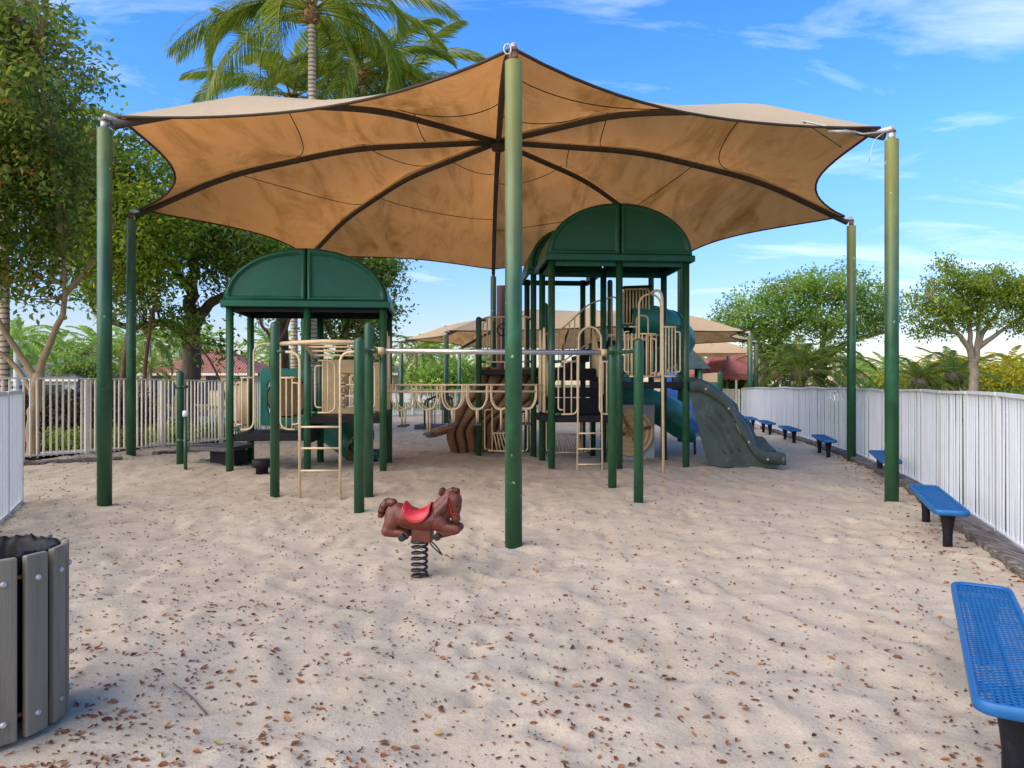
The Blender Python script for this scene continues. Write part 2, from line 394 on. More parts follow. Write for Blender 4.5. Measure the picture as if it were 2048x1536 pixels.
# ------------------------------------------------------------------ setting: sand, lawn, lake
FR = [(9.95, 31.2), (9.5, 28.4), (8.95, 25.0), (8.42, 21.8), (7.98, 19.0), (7.40, 15.4), (6.92, 13.6), (6.49, 11.9), (6.20, 10.9), (5.72, 9.5), (5.34, 8.35), (5.07, 7.6), (4.68, 6.6), (4.08, 4.9), (3.65, 3.3), (3.3, 1.8)]
FL = [(-9.35, 12.35), (-8.72, 12.75), (-8.16, 14.2), (-7.6, 15.6), (-7.1, 17.0), (-6.6, 19.0), (-6.3, 21.5), (-6.5, 24.5), (-7.0, 28.0), (-7.2, 32.0)]
FN = [(-6.22, 8.85), (-5.66, 7.75), (-5.0, 6.4), (-4.5, 5.2), (-4.2, 3.8)]
FB = [(-7.2, 32.0), (-6.4, 35.5), (-4.4, 37.4), (-1.8, 38.6), (1.4, 41.0), (4.8, 46.0), (10.0, 46.5), (14.0, 45.0)]
KY = 1440 / 1400
FL = [(a, b * KY) for a, b in FL[:8]] + FL[8:]; FN = [(a, b * KY) for a, b in FN]
yard = [(3.4, -3)] + FR[::-1] + [(14, 45)] + FB[::-1][1:] + FL[::-1][1:] + [(-6.3, 9.25)] + FN + [(-4.2, -3)]
def inside(px, py, poly):
    c = np.zeros(px.shape, bool); n = len(poly)
    for i in range(n):
        x1, y1 = poly[i]; x2, y2 = poly[(i + 1) % n]
        t = ((y1 > py) != (y2 > py)); xs = (x2 - x1) * (py - y1) / ((y2 - y1) or 1e-9) + x1
        c ^= t & (px < xs)
    return c
def sheet(name, xs, ys, zf, m, keep=None):
    gx, gy = np.meshgrid(xs, ys); V = np.stack([gx, gy, zf(gx, gy)], -1).reshape(-1, 3)
    nx, ny = len(xs), len(ys); i = np.arange(ny - 1)[:, None] * nx + np.arange(nx - 1)[None]
    Q = np.stack([i, i + 1, i + nx + 1, i + nx], -1).reshape(-1, 4)
    if keep is not None: c = V[Q].mean(1); Q = Q[keep(c[:, 0], c[:, 1])]
    o = npmesh(name, V, Q, m, smooth=True); o['kind'] = 'structure'; return o
ysnear = [-2.0]
while ysnear[-1] < 47: ysnear.append(ysnear[-1] + min(.5, max(.035, .011 * max(ysnear[-1], 0))))
sheet('sand', np.arange(-10.2, 14.6, .048), np.array(ysnear), sand_z, mt['sand'], lambda x, y: inside(x, y, yard))
def lawn_z(x, y):
    g = ground(x, y) - .10 - .25 * np.exp(-(((x - 1) / 4) ** 2 + ((y - 7) / 5) ** 2))
    return g - .55 * sstep((y - 37.5) / 3.5) * sstep((64 - y) / 3) * sstep((6 - x) / 4) * sstep((x + 44) / 4)
xs = np.concatenate([np.linspace(-900, -50, 30), np.arange(-48, 30, .8), np.linspace(32, 900, 30)])
ys = np.concatenate([np.linspace(-60, -4, 8), np.arange(-3, 75, .8), np.linspace(78, 1500, 40)])
sheet('ground', xs, ys, lawn_z, mt['grass'])
wm = M('lake_water', (.035, .045, .045), .06, .2, 1, .25, 2.2, stretch=(1, .4, 1))
sheet('lake', np.linspace(-44, 6, 12), np.linspace(37.5, 65, 8), lambda x, y: 0 * x - .52, wm)
mb = MB()
lp = FL[:1] + FL
def strip(name, pts, w0, w1, m, dz):
    rows = []
    for i, p in enumerate(pts):
        a = Vector(pts[max(0, i - 1)]); b = Vector(pts[min(len(pts) - 1, i + 1)]); t = (b - a).normalized(); nn = Vector((-t.y, t.x))
        row = []
        for w in np.linspace(w0, w1, 8):
            q = Vector(p) + nn * w; row.append((q.x, q.y, float(lawn_z(q.x, q.y)) + dz + .05 * (vnoise(q.x, q.y, .6) - .5)))
        rows.append(row)
    o = MB().grid(rows, flip=False).build(name, m); o['kind'] = 'structure'; return o
strip('mulch_bed', [(-10.5, 9)] + FL[:8], .1, 3.2, mt['mulch'], .06)
path = M('concrete_path', (.42, .38, .33), .9, .12, 3, .2, 30)
strip('footpath', [(-12, 10.5)] + [(a, b) for a, b in FL[:9]], .25, .95, path, .13)

# ------------------------------------------------------------------ shade canopies
def shade_canopy(root, cx, cy, R, th, ztop, post_r, fab, zs=1.0, nrow=22, ncol=14, seams=(.34, .70), detail=True, skip=()):
    prof = [(0, .10), (.26, .95), (.60, 1.51), (.97, 1.67), (1, 1.67)]
    S = np.array([p[0] for p in prof]); ZZ = np.array([p[1] for p in prof]) * zs
    def ang(k): return -PI / 2 - k * PI / 4 + th
    def rib(k, s):
        z = float(np.interp(s, S, ZZ)); r = R * (1 - s)
        return Vector((cx + r * math.cos(ang(k)), cy + r * math.sin(ang(k)), ztop + z))
    for k in range(8):
        if k in skip: continue
        a = rib(k, 0); g = float(ground(a.x, a.y))
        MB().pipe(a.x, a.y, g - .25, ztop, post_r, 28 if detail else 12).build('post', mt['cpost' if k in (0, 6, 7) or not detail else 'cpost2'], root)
        b = MB(); o = rib(k, .03)
        b.pipe(a.x, a.y, ztop + .001, ztop + .10, post_r * .52, 12, mi=k % 2 == 0)
        b.tube([(a.x, a.y, ztop + .08), a + Vector((0, 0, .06)), o + Vector((0, 0, -.06))], post_r * .42, 10, mi=0)
        b.lathe((a.x, a.y, ztop + .10), [(post_r * .62, 0), (post_r * .62, .016), (post_r * .3, .05)], 10, mi=1)
        b.build('bracket', [mt['galv'], mt['rust']], root)
        pts = fillet([rib(k, s) - Vector((0, 0, .07)) for s in (.012, .26, .60, 1)], .7, 6)
        MB().tube(pts, .054 * (R / 7.15), 10 if detail else 6).build('rib', mt['rib'], root)
    MB().lathe((cx, cy, ztop + ZZ[-1] - .26), [(.05, 0), (.13, .03), (.15, .14), (.1, .2)], 16).build('hub', mt['rib'], root)
    f = MB()
    def P(k, s, u):
        a = rib(k, s); b = rib(k + 1, s); w = 4 * u * (1 - u); p = a.lerp(b, u)
        e = (1 - s) ** 1.6
        p.x += (cx - p.x) * .105 * w * e; p.y += (cy - p.y) * .105 * w * e
        p.z += (.05 * e - .20 * math.sin(PI * min(1, s * 1.05)) * zs) * w
        p.z += .035 * (1 - w) ** 3
        return p
    for k in range(8):
        rows = [[P(k, .022 + (1 - .022) * i / nrow, j / ncol) for j in range(ncol + 1)] for i in range(nrow + 1)]
        f.grid(rows, 0, True, flip=(rows[1][0] - rows[0][0]).cross(rows[0][1] - rows[0][0]).z > 0)
        f.tube([P(k, .020, j / ncol) for j in range(ncol + 1)], .018 if detail else .03, 6, mi=1)
        for s in (seams if k else seams[1:]) if detail else ():
            ss = s + (.05 if k % 2 else -.03)
            f.tube([P(k, ss + .012 * math.sin(PI * j / ncol) + (.10 if k % 3 else -.08) * (j / ncol - .5), j / ncol) - Vector((0, 0, .006)) for j in range(ncol + 1)], .0085, 5, mi=1)
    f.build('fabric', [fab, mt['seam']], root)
    return P, rib
c1 = (-.27, 14.3, 0)
cano = thing('shade_canopy', 'large tan eight sided shade canopy on tall green posts over the play structure', 'canopy', c1)
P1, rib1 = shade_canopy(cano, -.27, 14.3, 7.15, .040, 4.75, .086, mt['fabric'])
b = MB()                                                    # turnbuckle cable at the right front corner, loose end hanging
a0 = rib1(7, 0)
b.tube([a0 + Vector((0, 0, .02)), a0 + Vector((-.35, .05, .0)), P1(7, .04, .06) + Vector((-.5, 0, .06)), P1(6, .02, .86) + Vector((-.1, 0, .05))], .012, 6)
b.tube(bez([a0 + Vector((-.10, 0, 0)), a0 + Vector((-.24, -.02, -.12)), a0 + Vector((-.31, -.03, -.38))], 8), .006, 5)
b.tube([a0 + Vector((-.45, .05, .02)), a0 + Vector((-.8, .1, .06))], .022, 8)
b.build('cable', mt['galv'], cano)
a0 = rib1(0, 0)
MB().tube([a0 + Vector((-.06 + .035 * math.cos(t), -.06, .0 + .05 * math.sin(t))) for t in np.linspace(0, 2 * PI, 14)[:-1]], .009, 6, closed=True).build('shackle', mt['galv'], cano)

cano2 = thing('shade_canopy', 'farther low tan shade canopy behind the climbing towers', 'canopy', (3.4, 36, 0))
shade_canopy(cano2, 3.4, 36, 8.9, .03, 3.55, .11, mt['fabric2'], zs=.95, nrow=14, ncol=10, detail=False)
cano3 = thing('shade_canopy', 'farthest tan shade canopy with one yellowish post in front of the maroon awning', 'canopy', (12.0, 47.0, 0))
def small_canopy(root, pts, ztop, apex, fab):
    for i, (x, y) in enumerate(pts):
        MB().pipe(x, y, float(lawn_z(x, y)) - .1, ztop, .13, 12).build('post', mt['cpost'] if i else M('yellow_green_paint', (.30, .34, .07), .5), root)
    f = MB(); A = Vector(apex)
    for i in range(len(pts)):
        a = Vector((*pts[i], ztop)); b_ = Vector((*pts[(i + 1) % len(pts)], ztop)); rows = []
        for s in np.linspace(0, 1, 9):
            row = []
            for u in np.linspace(0, 1, 9):
                w = 4 * u * (1 - u); p = a.lerp(b_, u).lerp(A, s); c = Vector((A.x, A.y, p.z))
                p = p.lerp(c, .13 * w * (1 - s)); p.z += .35 * math.sin(PI * s) - .2 * w * math.sin(PI * s); row.append(p)
            rows.append(row)
        f.grid(rows, flip=(rows[1][0] - rows[0][0]).cross(rows[0][1] - rows[0][0]).z > 0)
    f.build('fabric', fab, root)
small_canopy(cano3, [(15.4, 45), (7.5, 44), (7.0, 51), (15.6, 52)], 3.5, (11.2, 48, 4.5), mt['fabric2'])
aw = thing('awning', 'maroon hip roofed awning with scalloped edge on cream poles', 'awning', (17.0, 53, 0))
def awning(root):
    x0, x1, y0, y1, ze, zr = 13.2, 18.75, 50, 56, 2.25, 3.85
    f = MB(); q = [(x0, y0, ze), (x1, y0, ze), (x1, y1, ze), (x0, y1, ze), (15.0, 53, zr), (17.0, 53, zr)]
    f.add(q, [(0, 1, 5, 4), (1, 2, 5), (2, 3, 4, 5), (3, 0, 4)]); f.build('roof', mt['maroon'], root)
    for n_, (a, b_) in enumerate([((x0, y0), (x1, y0)), ((x1, y0), (x1, y1)), ((x0, y1), (x0, y0))]):
        v = MB(); rows = [[], []]
        for t in np.linspace(0, 1, 97):
            x = a[0] + (b_[0] - a[0]) * t; y = a[1] + (b_[1] - a[1]) * t
            rows[0].append((x, y, ze + .01)); rows[1].append((x, y, ze - .34 - .10 * abs(math.sin(t * PI * 12))))
        v.grid(rows); v.build('valance', mt['maroon'], root)
    for x, y in ((x0 + .1, y0 + .1), (15.6, y0 + .1), (x1 - .1, y0 + .1), (x1 - .1, y1), (x0 + .1, y1)):
        MB().pipe(x, y, -.3, ze, .07, 10).build('pole', mt['cream'], root)
awning(aw)
ma = MB(); ma.pipe(-.34, 22, -.2, 4.55, .13, 12); ma.tube([(-.34, 22, 4.5), (-.1, 21.95, 4.52), (.05, 21.9, 4.75)], .06, 8); ma.tube([(-.34, 22, 4.35), (-.15, 21.95, 4.5)], .04, 8)
tag(ma.build('mast', mt['rustbrown'], loc=(-.34, 22, 0)), 'rusty brown steel mast with a hook on top behind the brown climber', 'mast')

# ------------------------------------------------------------------ play structure
ps = thing('play_structure', 'green and tan climbing structure with two roofed towers joined by bars', 'playground', (-.8, 13.2, 0))
def frame(P0, deg):
    c, s = math.cos(math.radians(deg)), math.sin(math.radians(deg))
    return lambda u, v, z=0.: Vector((P0[0] + u * c - v * s, P0[1] + u * s + v * c, z))
LT = frame((-4.88, 12.45), 5.5); RT = frame((.72, 13.1), 4.5)
def post(p, z1, dome=True, r=.064, name='post', m='green', top=None):
    return MB().pipe(p.x, p.y, float(ground(p.x, p.y)) - .15, z1, r, 20, dome).build(name, mt[m], ps)
TR = .0165
class Rail:
    """tan tube work in the vertical plane from A to B; t is metres from A"""
    def __init__(s, A, B): s.A = Vector((A[0], A[1], 0)); d = Vector((B[0], B[1], 0)) - s.A; s.L = d.length; s.d = d.normalized(); s.n = Vector((s.d.y, -s.d.x, 0)); s.m = MB()
    def p(s, t, z, o=0): return s.A + s.d * t + s.n * o + Vector((0, 0, z))
    def path(s, pts, r=TR, fr=.10, o=0, closed=False):
        P = [s.p(t, z, o) for t, z in pts]
        if closed:
            m0 = (P[0] + P[-1]) / 2; P = fillet([m0] + P + [m0], fr, 6)[:-1]
            s.m.tube(P, r, 10, closed=True)
        else: s.m.tube(fillet(P, fr, 6) if len(P) > 2 else P, r, 10)
        return s
    def bars(s, ts, z0, z1, r=.0135, o=0):
        for t in ts: s.m.tube([s.p(t, z0, o), s.p(t, z1, o)], r, 8)
        return s
    def clamp(s, t, z, dr=1):
        s.m.tube([s.p(t, z), s.p(t + .11 * dr, z)], .026, 10, mi=1); return s
    def done(s, name='guardrail'): return s.m.build(name, [mt['tan'], mt['green']], ps)
def wing(A, B, z0, z1, n=2, mirror=False, loop=True):
    """guard panel against the post at A: frame, bars and an inner loop"""
    r = Rail(A, B); L = r.L
    r.path([(0, z1), (L, z1)]).path([(0, z0), (L, z0)]); r.bars(np.linspace(L * .45, L * .98, n + 1), z0, z1)
    if loop: r.path([(L * .45, z1 - .08), (L * .14, z1 - .08), (L * .14, z0 + .09), (L * .45, z0 + .09)], .014, .08)
    r.clamp(0, z1).clamp(0, z0); return r.done()
def vault_roof(T, u0, u1, v0, v1, ze, h, back=True):
    uc = (u0 + u1) / 2; a = (u1 - u0) / 2; n = 28; pw = 2.04
    def cur(i, k=1.0, dz=0):
        t = PI * i / n; c, s = math.cos(t), math.sin(t)
        return uc - a * k * math.copysign(abs(c) ** (2 / pw), c), ze + .10 + (h - .10) * k * abs(s) ** (2 / pw) + dz
    sh = MB(); rows = []
    for v, k in ((v0, .985), (v0 + .02, 1.0), (v0 + .10, 1.0), ((v0 + v1) / 2, .998), (v1 - .1, 1.0), (v1, .985)):
        rows.append([T(*((cur(i, k)[0], v)), cur(i, k)[1]) for i in range(n + 1)])
    sh.grid(rows, 0, True, flip=True)
    rows2 = [[T(cur(i, .965)[0], v, cur(i, .965)[1]) for i in range(n + 1)] for v in (v0 + .03, v1 - .03)]
    sh.grid(rows2, 0, True)
    # eave band all round
    o = .035
    for (ua, va, ub, vb) in ((u0 - o, v0 - o, u1 + o, v0 + .03), (u0 - o, v1 - .03, u1 + o, v1 + o), (u0 - o, v0 + .03, u0 + .03, v1 - .03), (u1 - .03, v0 + .03, u1 + o, v1 - .03)):
        q = [T(ua, va), T(ub, va), T(ub, vb), T(ua, vb)]
        sh.prism([(p.x, p.y) for p in q], ze, ze + .115)
    ro = sh.build('roof', mt['roof'], ps)
    ro.modifiers.new('edges', 'BEVEL').width = .012; ro.modifiers['edges'].limit_method = 'ANGLE'; ro.modifiers['edges'].angle_limit = .6
    for vv, sg in ((v0, 1), (v1, -1)) if back else ((v0, 1),):
        for sd in (-1, 1):
            out = [(uc + sd * .012, ze + .115)]
            idx = range(0, n // 2 + 1) if sd < 0 else range(n, n // 2 - 1, -1)
            cv = [cur(i, .985) for i in idx]
            loop = [(uc + sd * .012, ze + .115)] + [(min(max(x, u0 + .02), uc - .012) if sd < 0 else max(min(x, u1 - .02), uc + .012), max(z, ze + .115)) for x, z in cv]
            # inset loops
            P2 = [Vector(p) for p in loop]
            hw = a / 2; hh = (h - .115) / 2; cc_ = Vector((uc + sd * a * .42, ze + .115 + (h - .115) * .40))
            def inset(P, d): return [Vector((cc_.x + (p.x - cc_.x) * (1 - d / hw), cc_.y + (p.y - cc_.y) * (1 - d / hh))) for p in P]
            g = MB(); L0 = P2; L1 = inset(P2, .02); L2 = inset(P2, .062); L3 = inset(P2, .080); L4 = inset(P2, .105)
            lv = [(L0, .015), (L1, -.02), (L2, -.024), (L3, .020), (L4, .030)]
            rr = [[T(p.x, vv + sg * dv, p.y) for p in L] + [T(L[0].x, vv + sg * dv, L[0].y)] for L, dv in lv]
            g.grid(rr, 0, True); m = len(L4)
            g.add([T(p.x, vv + sg * .03, p.y) for p in L4], [tuple(range(m))], 0, False)
            g.build('gable_panel', mt['roof'], ro, recalc=False)
    return ro

# --- left tower
lg = lambda u, v: LT(u, v)
for u, v in ((0, 0), (1.31, 0), (2.62, 0), (0, 1.36), (1.31, 1.36), (2.62, 1.36)): post(LT(u, v), 3.0, False)
vault_roof(LT, -.09, 2.71, -.10, 1.46, 2.88, 1.03)
b = MB()
for v in (.02, 1.34): b.bar(LT(.03, v, 2.86), LT(2.59, v, 2.86), .05, .10)
for u in (.03, 2.59): b.bar(LT(u, .06, 2.86), LT(u, 1.3, 2.86), .05, .10)
b.build('roof_beam', mt['black'], ps)
def deck(T, u0, u1, v0, v1, z, h=.12, m='black'):
    q = [T(u0, v0), T(u1, v0), T(u1, v1), T(u0, v1)]
    return MB().prism([(p.x, p.y) for p in q], z - h, z).build('deck', mt[m], ps, bevel=.012)
deck(LT, .05, 1.27, -.02, 1.38, .68); deck(LT, 1.35, 2.57, -.02, 1.38, .98)
b = MB(); q = [LT(1.29, .05), LT(1.33, .05), LT(1.33, 1.3), LT(1.29, 1.3)]; b.prism([(p.x, p.y) for p in q], .5, .95); b.build('riser', mt['black'], ps)
# entry arch and wings of the left bay
r = Rail(LT(.07, -.03), LT(1.24, -.03)); zt, zb = 1.66, .76
r.path([(0, zb), (.34, zb), (.34, 2.23), (.79, 2.27), (.79, zb), (1.15, zb)], TR, .16)
r.path([(0, zt), (.34, zt)]).path([(.79, zt), (1.15, zt)])
r.bars((.14, .24), zb, zt).bars((.89, .99), zb, zt)
r.path([(.14, zt - .09), (.04, zt - .09), (.04, zb + .09), (.14, zb + .09)], .014, .06).path([(.99, zt - .09), (1.10, zt - .09), (1.10, zb + .09), (.99, zb + .09)], .014, .06)
r.clamp(0, zt).clamp(0, zb).clamp(1.15, zt, -1).clamp(1.15, zb, -1); r.done('entry_arch')
# right bay front wings
for A, B in ((LT(1.38, -.03), LT(1.80, -.03)), (LT(2.55, -.03), LT(2.13, -.03))):
    r = Rail(A, B); r.path([(0, 1.96), (.41, 1.96), (.41, 1.05), (0, 1.05)], TR, .14).bars((.20, .29), 1.05, 1.96)
    r.path([(.20, 1.87), (.07, 1.87), (.07, 1.14), (.20, 1.14)], .014, .07).clamp(0, 1.96).clamp(0, 1.05); r.done()
# left side and right side
wing(LT(-.02, .08), LT(-.02, 1.28), .78, 1.62, 7)
r = Rail(LT(2.65, .10), LT(2.65, 1.28)); r.path([(.0, 1.08), (.22, 1.08), (.22, 2.5), (.45, 2.5), (.45, 1.08)], TR, .12).path([(.8, 1.08), (.8, 2.45), (1.0, 2.45), (1.0, 1.08), (1.15, 1.08)], TR, .1).bars((.08, .15, 1.07), 1.08, 1.9); r.done()
# transfer platform with its domed post
tp = [(-6.02, 13.1), (-5.0, 12.75), (-4.92, 13.75), (-5.5, 14.1)]
post(Vector((-6.0, 13.02, 0)), 1.79)
MB().prism(tp, .34, .42).build('transfer_platform', mt['dgrey'], ps, bevel=.012)
MB().prism([(-5.6, 13.35), (-5.05, 13.1), (-4.98, 13.6), (-5.4, 13.85)], .0, .315).build('platform_skirt', mt['black'], ps)
b = MB()
for z in (1.50, .53): b.tube([(-6.0, 13.02, z), (-5.86, 12.98, z)], .028, 10); b.lathe((-6.0, 13.02, z - .035), [(.075, 0), (.075, .07)], 16)
b.build('clamp', mt['green'], ps)
# tube slide behind the left bay: square entry panel, bent tube, chute
def rrect(cu, cz, w, h, rad, n=6):
    o = []
    for k, (sx, sz) in enumerate(((1, -1), (1, 1), (-1, 1), (-1, -1))):
        for i in range(n + 1):
            a = -PI / 2 + k * PI / 2 + i / n * PI / 2
            o.append((cu + sx * (w / 2 - rad) + rad * math.cos(a), cz + sz * (h / 2 - rad) + rad * math.sin(a)))
    return o
def holed_panel(T, cu, cz, w, h, v, th, hw, hh, rad, name, m, parent, bevel=.012):
    outr = rrect(cu, cz, w, h, .06); inr = rrect(cu, cz, hw, hh, rad); n = len(outr); g = MB()
    rows = [[T(u, vv, z) for u, z in L] + [T(L[0][0], vv, L[0][1])] for L, vv in ((inr, v + th), (inr, v), (outr, v), (outr, v + th), (inr, v + th))]
    return g.grid(rows, 0, False, flip=True).build(name, mt[m], parent, bevel=bevel)
tp_ = holed_panel(LT, .68, 1.30, .98, 1.10, 1.30, .07, .72, .80, .20, 'tube_panel', 'gplas', ps)
tube = MB(); a = LT(.68, 1.40, 1.30); 
pth = bez([a, LT(.70, 1.75, 1.24), LT(.95, 2.15, 1.05), LT(1.35, 2.3, .75), LT(1.75, 2.15, .47), LT(2.0, 2.0, .32)], 26)
tube.tube(pth, .40, 24, caps=False); tube.tube(pth, .375, 24, caps=False, mi=1)
tube.build('tube_slide', [mt['gplas'], mt['liner']], ps)
ch = MB(); rows = []
for i, (u, v, z) in enumerate(((1.75, 2.15, .42), (2.0, 2.0, .24), (2.2, 1.9, .19), (2.4, 1.85, .2))):
    rows.append([LT(u, v, z) + Vector((0, .36 * math.sin(t), .02 - .22 * math.cos(t) ** 1)) for t in np.linspace(-1.5, 1.5, 13)])
ch.grid(rows); so = ch.build('slide_chute', mt['gplas'], ps); so.modifiers.new('thickness', 'SOLIDIFY').thickness = .03
# noughts and crosses panel
gp = holed_panel(LT, 1.97, 1.43, 1.20, 1.18, 1.30, .06, .62, .66, .04, 'game_panel', 'tanpl', ps)
for i in range(3):
    for j in range(3):
        cu, cz = 1.97 + (i - 1) * .205, 1.43 + (j - 1) * .218
        s = MB(); c = LT(cu, 1.33, 0); s.lathe((c.x, c.y, cz - .098), [(.088, 0), (.092, .008), (.092, .188), (.088, .196)], 20)
        s.lathe((c.x, c.y, cz - .115), [(.014, 0), (.014, .23)], 8)
        so = s.build('spinner', mt['tanpl'], gp)
        mk = MB(); vv = 1.33 - .094
        if (i + j) % 2 == 0 or (i, j) == (1, 0):
            for sx in (-1, 1): mk.bar(LT(cu - .035 * sx, vv, cz - .05), LT(cu + .035 * sx, vv, cz + .05), .014, .006)
        else: mk.tube([LT(cu + .036 * math.cos(t), vv, cz + .05 * math.sin(t)) for t in np.linspace(0, 2 * PI, 17)[:-1]], .007, 6, closed=True)
        mk.build('mark', mt['dgrey'], so)
# freestanding posts, rung ladder, overhead ladder
pa, pb, pc = Vector((-3.31, 10.05, 0)), Vector((-2.0, 10.05, 0)), Vector((-1.885, 8.88, 0))
post(pa, 2.42); post(pb, 2.42); post(pc, 2.13)
r = Rail((pa.x, 9.97), (pb.x, 9.97))
r.path([(.07, 2.0), (.37, 1.985), (.37, -.1)], .019, .16).path([(r.L - .07, 2.0), (.93, 1.985), (.93, -.1)], .019, .16)
for z in (.35, .66, .955): r.path([(.37, z), (.93, z)], .0145)
r.clamp(.06, 2.0).clamp(r.L - .06, 2.0, -1); r.done('rung_ladder')
oh = MB(); A0, A1 = Vector((-3.24, 10.07, 2.12)), Vector((-2.06, 10.07, 2.13)); B0, B1 = LT(1.42, -.05, 2.02), LT(2.52, -.05, 2.02)
arc = lambda p, q, t: p.lerp(q, t) + Vector((0, 0, .12 * math.sin(PI * t)))
oh.tube([A0 + Vector((-.02, 0, -.01)), A0.lerp(A1, .25) + Vector((0, 0, .008)), A0.lerp(A1, .5) + Vector((0, 0, .02)), A1 + Vector((.02, 0, 0))], .030, 12)
for p, q in ((A0.lerp(A1, .10), B0), (A0.lerp(A1, .9), B1)): oh.tube([arc(p, q, t) for t in np.linspace(0, 1, 12)], .024, 10)
for t in np.linspace(.14, .95, 7): oh.tube([arc(A0.lerp(A1, .10), B0, t), arc(A0.lerp(A1, .9), B1, t)], .0165, 8)
oh.build('overhead_ladder', mt['tan'], ps)
# glide rail on its two pairs of posts
pd, pe = Vector((1.485, 10.66, 0)), Vector((1.655, 9.42, 0))
post(pd, 2.13); post(pe, 2.15)
g0, g1 = Vector((-1.72, 9.46, 1.985)), Vector((1.27, 10.0, 1.985))
MB().tube([g0, g1], .036, 16).build('glide_rail', mt['steel'], ps)
for s, p, q, g in ((1, pc, pb, g0), (-1, pe, pd, g1)):
    y = MB(); mid = g + (g1 - g0).normalized() * (-.16 * s)
    y.tube(bez([(p.x, p.y, 1.985), (p + (mid - p) * .6).to_3d().xy.to_3d() + Vector((0, 0, 1.985)), mid], 8), .027, 10)
    y.tube(bez([(q.x, q.y, 1.985), (q + (mid - q) * .6).to_3d().xy.to_3d() + Vector((0, 0, 1.985)), mid], 8), .027, 10)
    y.tube([mid, g - (g1 - g0).normalized() * .0], .03, 10)
    y.build('yoke', mt['green'], ps)
    MB().tube([g - (g1 - g0).normalized() * .04 * 1, g + (g1 - g0).normalized() * .04], .050, 14).build('collar', mt['tanpl'], ps)
# stepping bridge
sb = MB(); La, Lb = LT(2.66, .30), LT(2.66, .85); Ra, Rb = RT(-.06, .28), RT(-.06, .85)
for a, c in ((La, Ra), (Lb, Rb)):
    for z in (1.535, 1.41): sb.tube([(a.x, a.y, z), (c.x, c.y, z)], .0185, 10)
br = sb.build('stepping_bridge', mt['tan'], ps)
for i, (px_, zb) in enumerate(zip((808, 857, 906, 954, 1002, 1053), (.77, .62, .79, .79, .66, .79))):
    xm = X(px_, 13.35); st = MB(); mid = None; ends = []
    for a, c in ((La, Ra), (Lb, Rb)):
        t = (xm - a.x) / (c.x - a.x); m_ = a.lerp(c, t); d = (c - a).normalized() * .185
        pl = [m_ - d + Vector((0, 0, 1.53)), m_ - d + Vector((0, 0, 1.25)), m_ - d * .55 + Vector((0, 0, 1.10)), m_ + Vector((0, 0, 1.075)), m_ + d * .55 + Vector((0, 0, 1.10)), m_ + d + Vector((0, 0, 1.25)), m_ + d + Vector((0, 0, 1.53))]
        st.tube(fillet(pl, .12, 4), .0165, 8); ends.append(m_)
    cc = (ends[0] + ends[1]) / 2
    for m_ in ends: st.tube([m_ + Vector((0, 0, 1.08)), m_.lerp(cc, .35) + Vector((0, 0, zb + .03))], .017, 8)
    st.tube([m.lerp(cc, .35) + Vector((0, 0, zb + .035)) for m in ends], .017, 8)
    st.build('step_hanger', mt['tan'], br)
    pd_ = MB(); pd_.box((cc.x, cc.y, zb + .01), (.16, .50, .035)); pd_.build('foot_pad', mt['dgrey'], br, bevel=.012)

# --- right tower
for u, v in ((0, 0), (1.25, 0), (2.5, 0), (0, 1.42), (1.25, 1.42), (2.5, 1.42)): post(RT(u, v), 3.9, False)
vault_roof(RT, -.10, 2.60, -.10, 1.50, 3.79, 1.06)
b = MB()
for v in (.02, 1.40): b.bar(RT(.03, v, 3.76), RT(2.47, v, 3.76), .05, .10)
for u in (.03, 2.47): b.bar(RT(u, .06, 3.76), RT(u, 1.36, 3.76), .05, .10)
b.build('roof_beam', mt['roof'], ps)
for p in (RT(-.1, 2.12), RT(1.2, 2.3), RT(-.1, 3.5), RT(1.2, 3.5)): post(p, 3.95, False)
vault_roof(RT, -.22, 1.32, 2.0, 3.62, 3.84, .98, back=False)
for p, z in ((Vector((2.3, 16.9, 0)), 4.0), (Vector((3.15, 16.3, 0)), 4.0)): post(p, z)
# low entry deck, stairs, landing
q = [RT(-.16, .42), RT(.06, .0), RT(1.20, 0), RT(1.20, 1.4), RT(-.16, 1.4)]
MB().prism([(p.x, p.y) for p in q], .85, .97).build('deck', mt['black'], ps, bevel=.012)
stp = MB()
def ubox(mb, T, u0, u1, v0, v1, z0, z1):
    q = [T(u0, v0), T(u1, v0), T(u1, v1), T(u0, v1)]; mb.prism([(p.x, p.y) for p in q], z0, z1)
ubox(stp, RT, .09, 1.12, .72, 1.02, .975, 1.28); ubox(stp, RT, .10, 1.11, 1.02, 1.30, 1.29, 1.48)
ubox(stp, RT, .10, 1.11, 1.34, 1.62, 1.62, 1.70); ubox(stp, RT, .10, 1.11, 1.56, 2.1, 1.66, 1.87)
ubox(stp, RT, .08, .12, 1.05, 2.1, 1.2, 1.62); ubox(stp, RT, 1.09, 1.13, 1.05, 2.1, 1.2, 1.62)
ubox(stp, RT, -.05, 1.2, 2.1, 3.45, 1.75, 1.87)
stp.build('stair', mt['black'], ps, bevel=.008)
up = MB()
for k in range(4): ubox(up, RT, .70 + .2 * k, .95 + .2 * k, 2.4, 3.3, 1.88 + .15 * k, 2.02 + .15 * k)
ubox(up, RT, 1.5, 2.7, 2.15, 3.4, 2.36, 2.48); up.build('upper_stair', mt['black'], ps)
r = Rail(RT(-.02, 2.16), RT(1.9, 2.28))
r.path([(.15, 1.95), (.15, 2.62), (.52, 2.70), (1.15, 3.28), (1.75, 3.45), (1.75, 2.6)], .0165, .14)
r.path([(.15, 1.98), (.55, 2.02), (1.15, 2.45), (1.75, 2.62)], .0145, .1)
